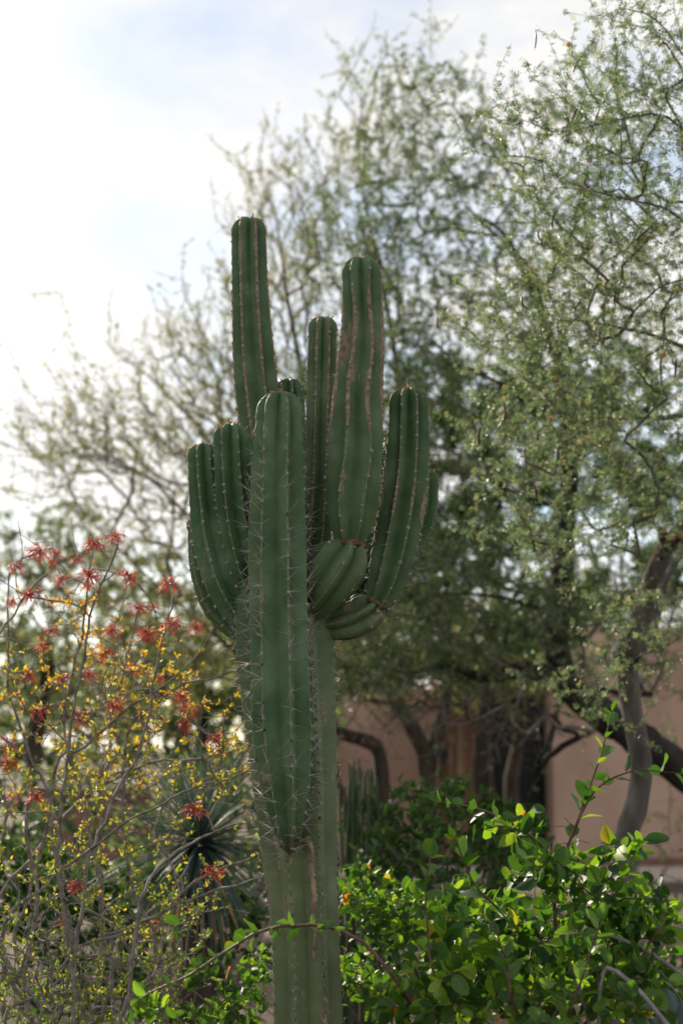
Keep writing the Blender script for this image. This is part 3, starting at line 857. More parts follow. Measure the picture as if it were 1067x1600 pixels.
low_shrub("dark_shrub", "dark leafy shrub in deep shade left of the doorway", 690, 1400, 8.2,
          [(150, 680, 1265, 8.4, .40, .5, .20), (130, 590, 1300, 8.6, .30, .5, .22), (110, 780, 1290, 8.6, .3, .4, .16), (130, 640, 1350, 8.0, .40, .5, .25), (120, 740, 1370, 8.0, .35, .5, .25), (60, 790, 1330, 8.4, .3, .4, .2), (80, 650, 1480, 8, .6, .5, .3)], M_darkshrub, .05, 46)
low_shrub("pale_shrub", "pale yellow-green shrub glowing behind the thorny stems", 185, 1300, 10.5,
          [(110, 185, 1090, 10.5, .22, .35, .30), (120, 150, 1180, 10.5, .4, .4, .3), (80, 230, 1250, 10.5, .4, .4, .3)], M_palo, .035, 40)
low_shrub("olive_shrub", "low olive shrub at the foot of the low garden wall", 60, 1300, 12.5,
          [(120, 30, 1260, 12.5, .7, .5, .35), (120, 200, 1330, 12.5, .8, .5, .4), (90, 340, 1300, 13, .6, .5, .45), (90, 110, 1420, 12.2, .9, .5, .4), (90, 20, 1330, 11.5, .5, .5, .4)], M_mesq, .065, 55)
low_shrub("leafy_hedge", "dull green hedge closing the gap under the far trees at left", 200, 1200, 22,
          [(150, 120, 1120, 22, 1.8, .8, .75), (150, 330, 1110, 22, 1.6, .8, .8), (110, -40, 1120, 22, 1.2, .8, .8), (110, 440, 1130, 22, 1.0, .8, .8), (100, 200, 1190, 22, 2.2, .8, .5)], M_far, .17, 26)
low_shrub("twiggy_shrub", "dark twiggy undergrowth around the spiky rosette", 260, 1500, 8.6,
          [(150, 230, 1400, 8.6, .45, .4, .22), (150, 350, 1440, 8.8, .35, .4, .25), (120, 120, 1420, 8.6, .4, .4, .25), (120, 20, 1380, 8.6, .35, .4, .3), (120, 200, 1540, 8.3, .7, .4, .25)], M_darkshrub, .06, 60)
low_shrub("round_shrub", "dull green rounded shrub between the spiky rosette and the cactus", 350, 1400, 10.5,
          [(150, 350, 1230, 10.5, .5, .4, .30), (130, 280, 1300, 10.5, .5, .4, .3), (110, 420, 1330, 10.4, .3, .4, .4), (100, 220, 1380, 10.4, .6, .4, .3)], M_far, .055, 50)
low_shrub("creosote_shrub", "sparse shrub against the pink wall beside the grey trunk", 1040, 1390, 15,
          [(60, 1050, 1290, 15, .35, .4, .30), (50, 1000, 1340, 15, .4, .4, .25), (25, 1045, 1130, 15, .12, .2, .45)], M_far, .04, 16)

def stalk_clump(name, label, cat, part, n, px, d, w, y0, h, mat, r, lean):
    base = P(px, 1400, d); base[2] = 0
    root = thing(name, label, cat, base)
    for k in range(n):
        x = px + random.uniform(-w, w); dd = d + random.uniform(-.25, .25)
        top = P(x + random.uniform(-lean, lean), y0 + random.uniform(-h, h), dd)
        b0 = P(x, 1300, dd); b0[2] = -.03
        u = np.linspace(0, 1, 12)[:, None]
        pts = b0 + (top - b0) * u + np.array([random.uniform(-.04, .04), 0, 0]) * np.sin(u * 3.1)
        bf = Buf(); tube(bf, pts, r * np.linspace(1, .65, 12), 7)
        link(part, bf.mesh(part), mat, root)
    return root
stalk_clump("candelilla", "clump of dark upright leafless stems behind the cactus", "succulent", "stem", 34, 558, 8.3, 34, 1215, 34, M_reed, .008, 14)
stalk_clump("cane_clump", "few pale dry canes standing against the brown pillar", "cane", "cane", 5, 712, 16, 12, 1150, 30, M_cane, .012, 4)

# ------------------------------------------------------------------ sotol rosette
def sotol():
    D = 7.6
    c = P(312, 1318, D)
    base = c.copy(); base[2] = 0
    root = thing("sotol_plant", "blue-green spiky rosette with hanging dry skirt left of the cactus", "succulent", base)
    tb = Buf()
    tube(tb, [base, base + (c - base) * .5, c - np.array([0, 0, .03])], [.11, .09, .07], 14, rough=.08)
    link("stem", tb.mesh("stem"), M_bark_brown, root)
    def strip(L, W, droop):
        u = np.linspace(0, 1, 9); b = Buf(); cols = []
        for t_ in u:
            w_ = W * (1 - t_ ** 1.6) * .5 + .0006
            cz = -droop * L * t_ ** 2
            cols += [(-w_, L * t_, cz + w_ * .5), (0, L * t_, cz), (w_, L * t_, cz + w_ * .5)]
        f = [(3 * r + k, 3 * r + k + 1, 3 * r + k + 4, 3 * r + k + 3) for r in range(8) for k in range(2)]
        b.add(cols, f)
        return b.mesh("leaf_blade")
    green = [strip(.60, .017, q) for q in (.06, .16, .3)]
    dry = [strip(.55, .016, q) for q in (.1, .3)]
    for m in green: m.materials.append(M_sotol)
    for m in dry: m.materials.append(M_dry)
    N = 270
    for i in range(N):
        f = (i + .5) / N
        el = math.radians(82 - 150 * f ** .8) + random.gauss(0, .06)
        az = i * 2.39996
        d = Vector((math.cos(az) * math.cos(el), math.sin(az) * math.cos(el), math.sin(el)))
        up = Vector((0, 0, 1)) if abs(d.z) < .97 else Vector((math.cos(az), math.sin(az), .2))
        x = d.cross(up).normalized(); z = x.cross(d).normalized()
        R = Matrix((x, d, z)).transposed().to_4x4()
        isdry = f > .86
        o = bpy.data.objects.new("dry_leaf" if isdry else "leaf_blade", random.choice(dry if isdry else green))
        coll.objects.link(o); attach(o, root)
        o.matrix_basis = Matrix.Translation(Vector(c) + d * .03) @ R @ Matrix.Scale(random.uniform(.8, 1.1), 4)
sotol()

def agave():
    D = 8.0
    c = P(1058, 1425, D); base = c.copy(); base[2] = 0.0
    root = thing("agave", "blue-grey agave rosette at the foot of the grey trunk", "succulent", (base[0], base[1], 0))
    u = np.linspace(0, 1, 10); cols = []
    for t_ in u:
        w_ = .055 * (math.sin(math.pi * min(1, t_ * .75 + .22)) ** .8) * (1 - t_ ** 4) + .0008
        th = .012 * (1 - t_)
        z = .10 * t_ ** 2
        cols += [(-w_, .5 * t_, z + w_ * .35), (0, .5 * t_, z + th), (w_, .5 * t_, z + w_ * .35), (0, .5 * t_, z - th - .003)]
    f = []
    for r in range(9):
        for k in range(4):
            f.append((4 * r + k, 4 * r + (k + 1) % 4, 4 * r + 4 + (k + 1) % 4, 4 * r + 4 + k))
    b = Buf(); b.add(cols, f); me = b.mesh("leaf"); me.materials.append(M_agave)
    for i in range(26):
        el = math.radians(14 + 62 * i / 26); az = i * 2.39996
        d = Vector((math.cos(az) * math.cos(el), math.sin(az) * math.cos(el), math.sin(el)))
        x = d.cross(Vector((0, 0, 1))).normalized(); z = x.cross(d).normalized()
        o = bpy.data.objects.new("leaf", me); coll.objects.link(o); attach(o, root)
        o.matrix_basis = Matrix.Translation(Vector((base[0], base[1], .06))) @ Matrix((x, d, z)).transposed().to_4x4() @ Matrix.Scale(random.uniform(.9, 1.2), 4)
agave()

# ------------------------------------------------------------------ thorny red-flowered shrub
def flower_mesh(seed):
    r = np.random.default_rng(seed); b = Buf()
    for k in range(44):
        o_ = norm(r.standard_normal(3)) * r.random() ** .5 * .024 * np.array([1, 1, .8])
        d = norm(norm(o_) * .9 + r.standard_normal(3) * .75 + np.array([0, 0, -.1]))
        L = r.uniform(.010, .024); u = np.linspace(0, 1, 5)[:, None]
        pts = o_ + d * L * u + np.array([0, 0, -.006]) * u ** 2
        tube(b, np.vstack([o_ * -.1, o_ * .5 + [0, 0, .002], o_]), .0006, 3)
        tube(b, pts, np.array([.0007, .0012, .0014, .0013, .0007]) * r.uniform(.7, 1.1), 5, rnd=r.random())
    return b.mesh("flower_cluster")

def ocotillo():
    D = 5.9
    base = P(110, 1640, D); base[2] = 0
    root = thing("thorny_shrub", "grey thorny-stemmed shrub with red tubular flowers and yellowing leaves", "shrub", base)
    s = Skel()
    starts = [(40, 5.6), (110, 6.1), (170, 5.8), (-40, 5.9), (220, 6.3), (80, 5.4), (260, 6.0)]
    main = [
        [(20, 1470), (90, 1370), (140, 1320), (200, 1278), (290, 1235), (385, 1205)],
        [(30, 1500), (60, 1390), (95, 1255), (65, 1180), (30, 1100), (20, 1000), (15, 900)],
        [(95, 1255), (150, 1170), (205, 1120), (280, 1060), (330, 990)],
        [(60, 1450), (40, 1300), (50, 1200), (0, 1150)],
        [(180, 1480), (165, 1330), (175, 1200), (190, 1080), (215, 955)],
        [(220, 1500), (240, 1380), (300, 1320), (380, 1285)],
        [(200, 1500), (280, 1390), (340, 1360), (405, 1335)],
        [(110, 1500), (100, 1330), (110, 1180), (130, 1050), (150, 940), (185, 850)],
        [(150, 1520), (150, 1400), (120, 1260), (90, 1120), (120, 1000), (147, 860)],
        [(10, 1420), (20, 1250), (-10, 1100), (20, 980), (85, 885)],
        [(240, 1520), (205, 1380), (200, 1250), (230, 1120), (330, 1060), (380, 1045)],
        [(0, 1460), (60, 1330), (130, 1240), (230, 1190), (330, 1180), (400, 1165)],
        [(120, 1460), (170, 1300), (220, 1180), (250, 1050), (270, 930)],
        [(250, 1560), (190, 1450), (120, 1390), (60, 1250)],
        [(90, 1520), (240, 1430), (330, 1400), (410, 1370)],
    ]
    for k, m in enumerate(main):
        px, d0 = starts[k % len(starts)]
        d1 = d0 + random.uniform(-.35, .35)
        gy_ = 1170 + 1.6 * F_PX / d0
        n = len(m)
        spec = [(px, gy_ + 5, d0, 11)] + [(x, y, d0 + (d1 - d0) * i / n, 6.2 - 4.2 * i / n) for i, (x, y) in enumerate(m)]
        s.limb(spec, step=.045, wob=.0065)
    fl = [(265, 912), (215, 950), (147, 850), (185, 838), (85, 870), (25, 885), (240, 948), (305, 980), (210, 1045), (165, 1020), (140, 1055), (45, 1055), (80, 985), (298, 1112), (285, 1090), (180, 1105), (12, 1160), (15, 1192), (303, 1264), (338, 1157), (238, 1440), (118, 1385), (55, 1245), (332, 1362), (95, 905), (140, 900), (60, 862), (120, 875), (175, 985), (230, 990), (100, 1060), (200, 900), (50, 930), (20, 940), (270, 975), (68, 1010), (60, 1110), (125, 1120), (250, 1060), (290, 1130), (20, 1245), (100, 1440)]
    FT = np.array([P(x, y, random.uniform(5.3, 6.4)) for x, y in fl])
    s.grow(FT, .05, .10, -.05)
    n_before = s.n
    T = np.vstack([ell(60, 110, 1060, 6.0, .30, .4, .28), ell(50, 240, 1080, 6, .25, .4, .26), ell(70, 90, 1240, 5.9, .30, .4, .25), ell(60, 250, 1260, 5.9, .28, .4, .22),
                   ell(70, 100, 1400, 5.8, .30, .4, .25), ell(60, 260, 1430, 5.8, .24, .35, .22), ell(240, 90, 1540, 5.6, .28, .35, .2), ell(60, 150, 1120, 5.9, .30, .4, .30), ell(80, 60, 1450, 5.5, .24, .3, .2), ell(40, 260, 1540, 5.6, .16, .3, .15), ell(26, 100, 930, 6, .26, .4, .14), ell(20, 345, 1180, 5.7, .1, .25, .25)])
    T = np.vstack([T, T + rng.normal(0, .07, T.shape), T + rng.normal(0, .10, T.shape)])
    tips = s.grow(T, .05, .12, -.05)
    r = s.radii(.0013, 2.4, .007)
    # each stem a part; thorns ride on it
    ch = sorted(s.chains(), key=lambda c: -len(c))
    rest = Buf()
    for q, c in enumerate(ch):
        bf = Buf() if q < 240 else rest
        rr = s.R[c].copy()
        if s.par[c[0]] >= 0: rr[0] = min(rr[0], rr[1] * 1.1)
        tube(bf, s.P[c], rr, 6, rnd=random.random(), rough=.10)
        pts = s.P[c]
        seg = np.linalg.norm(np.diff(pts, axis=0), axis=1)
        nth = int(seg.sum() / .018)
        for _ in range(nth):
            k = random.randrange(len(pts) - 1); u = random.random()
            p = pts[k] * (1 - u) + pts[k + 1] * u
            ax = norm(pts[k + 1] - pts[k]); dd = norm(np.cross(ax, rng.standard_normal(3)) + ax * .35)
            rad = rr[k]
            sd = norm(np.cross(dd, ax)); L = random.uniform(.006, .013)
            V = [p + sd * .0011 + dd * rad * .8, p - sd * .0011 + dd * rad * .8, p + ax * .0016 + dd * rad * .8, p + dd * (rad + L)]
            bf.add(V, [(0, 1, 3), (1, 2, 3), (2, 0, 3)])
        if q < 240:
            link("stem", bf.mesh("stem"), M_thorn_stem, root)
    if rest.n:
        o = link("twig_mass", rest.mesh("twig_mass"), M_thorn_stem, root); o["kind"] = "stuff"
    # little yellowing leaves along the stems
    pos, ax = scatter_on(s, .0045, 62)
    # leaf patches: dense in some places, bare in others
    ph = np.sin(pos[:, 0] * 9 + 1.3) * np.sin(pos[:, 2] * 8) + np.sin(pos[:, 1] * 11 + pos[:, 2] * 5)
    _, pyk, _ = project(pos)
    keep = ph + rng.normal(0, .5, len(ph)) - np.clip((1040 - pyk) / 90, 0, 3) > .05
    pos, ax = pos[keep], ax[keep]
    pos = np.repeat(pos, 2, 0) + rng.normal(0, .004, (len(pos) * 2, 3)); ax = np.repeat(ax, 2, 0)
    N = len(pos); lb = Buf()
    d_ = norm(norm(rng.standard_normal((N, 3))) + ax * .4 + np.array([0, 0, .45]))
    px, py, _ = project(pos)
    warm = np.clip(.62 - (py - 1250) / 900 + rng.normal(0, .2, N), 0, 1)
    leaf_strips(lb, pos, d_, norm(rng.standard_normal((N, 3))), rng.uniform(.010, .020, N), .48, warm)
    o = link("leaf_mass", lb.mesh("leaf_mass"), M_yellow, root); o["kind"] = "stuff"
    fm = [flower_mesh(k) for k in range(4)]
    for m in fm: m.materials.append(M_red)
    for p in FT:
        o = bpy.data.objects.new("flower_cluster", random.choice(fm)); coll.objects.link(o); attach(o, root)
        from mathutils import Euler
        o.matrix_basis = Matrix.Translation(p) @ Euler((random.uniform(-.4, .4), random.uniform(-.4, .4), random.uniform(0, 6.28))).to_matrix().to_4x4() @ Matrix.Scale(random.uniform(.85, 1.45), 4)
ocotillo()

# ------------------------------------------------------------------ broad-leaved shrubs
def leaf_mesh(seed, L=.055, W=.034):
    r = np.random.default_rng(seed)
    tt = np.linspace(0, 1, 8); us = np.array([-1, -.5, 0, .5, 1]); V, UV = [], []
    fold, curl, wav = r.uniform(.12, .45), r.uniform(-.02, .22), r.uniform(.0, .05)
    tw = r.uniform(-.25, .25)
    for t_ in tt:
        w_ = W * .5 * (max(0, math.sin(math.pi * (t_ * .93 + .03))) ** .62) * (1 - .10 * (t_ - .5))
        w_ = max(w_, .0012)
        for u in us:
            z = fold * w_ * abs(u) ** 1.3 - curl * L * t_ ** 2 + wav * L * math.sin(t_ * 9 + u * 2) * abs(u)
            V.append((u * w_ + tw * z, .006 + L * t_, z)); UV.append((.5 + u * .5, t_))
    f = [(5 * a + b, 5 * a + b + 1, 5 * a + b + 6, 5 * a + b + 5) for a in range(7) for b in range(4)]
    n = len(V)
    V += [(-.0007, 0, 0), (.0007, 0, 0), (.0007, .0062, 0), (-.0007, .0062, 0)]; UV += [(.5, 0)] * 4
    f.append((n, n + 1, n + 2, n + 3))
    return np.array(V), np.array(f), np.array(UV)

LEAVES = [leaf_mesh(k, .055, .033 + .004 * (k % 3)) for k in range(7)]
LOW = []
for k in range(7):
    v, f, uv = LEAVES[k]
    rows_, us_ = [0, 2, 4, 6, 7], [0, 2, 4]
    lv = np.array([v[5 * a + b] for a in rows_ for b in us_])
    LOW.append((lv, np.array([(3 * a + b, 3 * a + b + 1, 3 * a + b + 4, 3 * a + b + 3) for a in range(4) for b in range(2)])))
LEAF_ME = []
for k, (v, f, uv) in enumerate(LEAVES):
    me = np_mesh("leaf", v, [f], uv=uv); me.materials.append(M_shrub_o); LEAF_ME.append(me)

def broad_shrub(label, base, limbs, bare, targets, size, n_single, spacing=.021, tip=.0011, stemmat=None, extra=None, bare_frac=0.0):
    root = thing("lemonade_shrub", label, "shrub", base)
    s = Skel()
    leafy = []
    for spec, fr in limbs:
        ids = s.limb(spec, step=.035, wob=.0025, thin=.72)
        leafy.append((ids, fr))
    n_l = s.n
    bare_ids = []
    for spec in bare:
        bare_ids.append(s.limb(spec, step=.04, wob=.004))
    lim_end = s.n
    for ids in bare_ids:
        s.ok[ids] = False
    tips = s.grow(targets, .03, .10, .22, origin=np.asarray(base, float)) if len(targets) else []
    s.radii(tip, 2.4, .0045)
    ch = s.chains()
    bset = set(i for ids in bare_ids for i in ids)
    wb, bb = Buf(), Buf()
    for c in ch:
        tubes(s, [c], bb if c[-1] in bset else wb)
    link("branch", wb.mesh("branch"), stemmat or M_stem_red, root)
    if bb.n: link("bare_branch", bb.mesh("bare_branch"), M_stem_bare, root)
    # leaves, alternate along the shoots
    L = []
    def along(ids, a0, sp, sc0):
        pts = s.P[ids]; seg = np.linalg.norm(np.diff(pts, axis=0), axis=1); cum = np.concatenate([[0], np.cumsum(seg)])
        tot = cum[-1]; q = a0 * tot; az = random.uniform(0, 6.28)
        while q < tot:
            k = min(len(seg) - 1, int(np.searchsorted(cum, q) - 1)); k = max(k, 0)
            u = (q - cum[k]) / max(seg[k], 1e-6)
            p = pts[k] * (1 - u) + pts[k + 1] * u
            ax = norm(pts[k + 1] - pts[k])
            az += 2.4 + random.gauss(0, .35)
            e1 = norm(np.cross(ax, [.3, .2, .93])); e2 = np.cross(ax, e1)
            rad = e1 * math.cos(az) + e2 * math.sin(az)
            d = norm(ax * random.uniform(.35, .9) + rad * .9 + np.array([0, 0, .15]))
            up = norm(ax * .8 - rad * .2 + np.array([0, 0, .7]) + rng.standard_normal(3) * .45)
            taper = .55 + .45 * min(1, (tot - q) / .05)
            L.append((p, d, up, sc0 * taper * random.uniform(.5, 1.1)))
            q += sp * random.uniform(.6, 1.5)
        ax = norm(pts[-1] - pts[-2])
        for _ in range(2):
            L.append((pts[-1], norm(ax + rng.standard_normal(3) * .4), norm(rng.standard_normal(3)), sc0 * random.uniform(.4, .7)))
    for ids, fr in leafy:
        if fr is not None: along(ids, fr, spacing * 1.25, size)
    done = set()
    for c in ch:
        if c[-1] >= lim_end:
            cc = [i for i in c if i >= lim_end]
            if len(cc) > 2: along(cc, bare_frac, spacing, size)
    if extra: L.extend(extra)
    pos = np.array([l[0] for l in L]); px, py, dep = project(pos)
    vis = (px > -20) & (px < 1087) & (py > -20) & (py < 1620)
    order = np.argsort(np.where(vis, dep, 1e6))
    single = set(order[:min(n_single, int(vis.sum()))].tolist())
    mb = Buf()
    for i, (p, d, up, sc) in enumerate(L):
        x = norm(np.cross(d, up)); z = np.cross(x, d)
        k = random.randrange(len(LEAVES))
        if i in single:
            o = bpy.data.objects.new("leaf", LEAF_ME[k]); coll.objects.link(o); attach(o, root)
            R = Matrix((x, d, z)).transposed().to_4x4()
            o.matrix_basis = Matrix.Translation(p) @ R @ Matrix.Scale(sc, 4)
        else:
            v, f = LOW[k]
            mb.add(p + (v * sc) @ np.stack([x, d, z]), f, random.random())
    if mb.n:
        o = link("leaf_mass", mb.mesh("leaf_mass"), M_shrub_a, root); o["kind"] = "stuff"
    return len(L)

def gnd(px, d):
    q = P(px, 1300, d); q[2] = 0; return q

D1 = 4.5
gy1 = 1170 + 1.6 * F_PX / D1
right_limbs = [
    ([(850, gy1 + 5, D1, 16), (862, 1650, D1, 12), (868, 1480, D1, 10), (862, 1370, D1, 9), (845, 1322, D1, 8), (795, 1286, 4.48, 6), (740, 1264, 4.46, 4.5), (690, 1253, 4.45, 3)], .72),
    ([(862, 1370, D1, 8), (885, 1320, 4.45, 6), (912, 1250, 4.42, 5), (938, 1180, 4.4, 4), (955, 1112, 4.4, 2.5)], .25),
    ([(890, 1320, 4.46, 6), (920, 1255, 4.4, 5.5), (950, 1222, 4.36, 5), (1005, 1204, 4.3, 4), (1075, 1210, 4.25, 3)], .3),
    ([(862, 1345, D1, 6), (920, 1368, 4.45, 5), (980, 1402, 4.4, 4), (1030, 1405, 4.35, 3)], .15),
    ([(868, 1480, D1, 8), (780, 1420, 4.4, 6), (735, 1370, 4.35, 4.5), (712, 1310, 4.3, 3)], .3),
    ([(850, 1650, D1, 9), (700, 1560, 4.3, 7), (668, 1470, 4.25, 5), (666, 1380, 4.2, 4), (672, 1340, 4.2, 3)], .85),
    ([(862, 1650, D1, 9), (960, 1560, 4.3, 7), (1010, 1480, 4.25, 5), (1040, 1420, 4.2, 3.5)], .3),
    ([(860, 1660, D1, 9), (800, 1580, 4.15, 7), (790, 1500, 4.1, 5), (770, 1440, 4.05, 3.5)], .3),
    ([(860, 1660, D1, 9), (890, 1580, 4.15, 7), (910, 1510, 4.1, 5), (940, 1440, 4.05, 3.5)], .3),
]
right_bare = [[(1075, 1535, 4.25, 7), (1015, 1490, 4.3, 7), (950, 1462, 4.35, 6), (900, 1480, 4.4, 6)],
              [(1050, 1610, 4.1, 8), (985, 1535, 4.15, 7.5), (950, 1512, 4.2, 7), (938, 1540, 4.2, 6), (935, 1600, 4.2, 5)],
              [(1010, 1490, 4.3, 4), (1040, 1530, 4.3, 4), (1075, 1590, 4.25, 4)],
              [(885, 1500, 4.3, 6), (905, 1550, 4.3, 6), (920, 1610, 4.3, 6)]]
RT = np.vstack([ell(46, 880, 1370, 4.5, .16, .25, .10), ell(56, 850, 1460, 4.45, .22, .3, .12), ell(56, 980, 1420, 4.4, .13, .25, .10), ell(60, 990, 1520, 4.35, .15, .25, .13),
                ell(40, 740, 1440, 4.45, .16, .25, .10), ell(50, 720, 1540, 4.35, .18, .25, .10), ell(66, 860, 1560, 4.25, .26, .25, .12), ell(40, 640, 1570, 4.4, .10, .2, .07), ell(16, 790, 1290, 4.45, .13, .1, .045), ell(14, 960, 1330, 4.4, .1, .1, .05), ell(60, 820, 1520, 5.1, .26, .2, .16), ell(50, 930, 1500, 5.1, .2, .2, .14), ell(40, 720, 1480, 5.2, .18, .2, .14)])
N1 = broad_shrub("sunlit broad-leaved shrub with glossy green leaves, fullest right of the cactus", gnd(850, D1), right_limbs, right_bare, RT, 1.2, 295)

D2 = 4.35
gy2 = 1170 + 1.6 * F_PX / D2
cross_limbs = [
    ([(730, gy2 + 5, D2, 13), (705, 1720, D2, 11), (662, 1600, D2, 10), (637, 1553, D2, 9), (599, 1507, 4.34, 8.5), (565, 1473, 4.33, 8), (506, 1454, 4.32, 7.5), (460, 1450, 4.31, 7), (409, 1456, 4.3, 6.5), (354, 1486, 4.28, 6), (285, 1530, 4.26, 5), (232, 1552, 4.25, 4), (205, 1575, 4.25, 3)], .66),
    ([(337, 1492, 4.28, 4), (310, 1470, 4.28, 3.5), (290, 1440, 4.27, 3), (270, 1455, 4.26, 2.5)], .2),
    ([(285, 1530, 4.26, 4), (262, 1560, 4.24, 3), (250, 1610, 4.22, 3)], .1)]
cx_ = []
for (x, y, dx, dz, sc) in [(455, 1447, -1, .45, .65), (500, 1452, 1, .5, .75), (520, 1456, .8, .35, .55), (440, 1452, -.7, -.7, .6), (560, 1470, .2, -1, .4), (400, 1458, -1, .1, .6), (380, 1470, -.8, -.3, .55)]:
    cx_.append((P(x, y, 4.31), norm([dx, -.2, dz]), norm([.1, -.6, .7]), sc))
CT = np.vstack([ell(14, 245, 1570, 4.3, .06, .12, .05), ell(12, 320, 1510, 4.3, .06, .1, .05)])
N2 = broad_shrub("long reddish shoot with green leaves arching in front of the cactus trunk", gnd(730, D2), cross_limbs, [], CT, .95, 120, extra=cx_)

D3 = 6.0
gy3 = 1170 + 1.6 * F_PX / D3
mid_limbs = [([(600, gy3 + 5, D3, 10), (600, 1650, D3, 9), (590, 1500, D3, 7), (570, 1400, D3, 4), (560, 1350, D3, 3)], .5),
             ([(600, 1650, D3, 8), (660, 1520, 5.9, 6), (690, 1450, 5.9, 4)], .4), ([(600, 1650, D3, 8), (540, 1560, 6, 6), (545, 1450, 6, 4)], .4)]
MT = np.vstack([ell(70, 570, 1400, 6.0, .13, .25, .12), ell(90, 640, 1440, 6.0, .18, .3, .12), ell(100, 600, 1530, 5.9, .22, .3, .14), ell(60, 720, 1420, 6.1, .14, .3, .13), ell(60, 720, 1540, 5.9, .2, .3, .14)])
N3 = broad_shrub("half-shaded green shrub right behind the cactus trunk", gnd(600, D3), mid_limbs, [], MT, 1.0, 200)

D4 = 5.5
gy4 = 1170 + 1.6 * F_PX / D4
low_limbs = [([(380, gy4 + 5, D4, 9), (380, 1700, D4, 8), (375, 1600, D4, 5), (365, 1540, D4, 3)], .6), ([(380, 1700, D4, 8), (320, 1620, 5.4, 5), (300, 1580, 5.4, 3)], .5)]
LT = np.vstack([ell(46, 370, 1570, 5.5, .12, .2, .09), ell(36, 320, 1600, 5.4, .12, .2, .06), ell(24, 400, 1520, 5.6, .05, .2, .09)])
N4 = broad_shrub("low leafy green shrub at the cactus foot below the spiky rosette", gnd(380, D4), low_limbs, [], LT, .95, 110)

# ------------------------------------------------------------------ the cactus

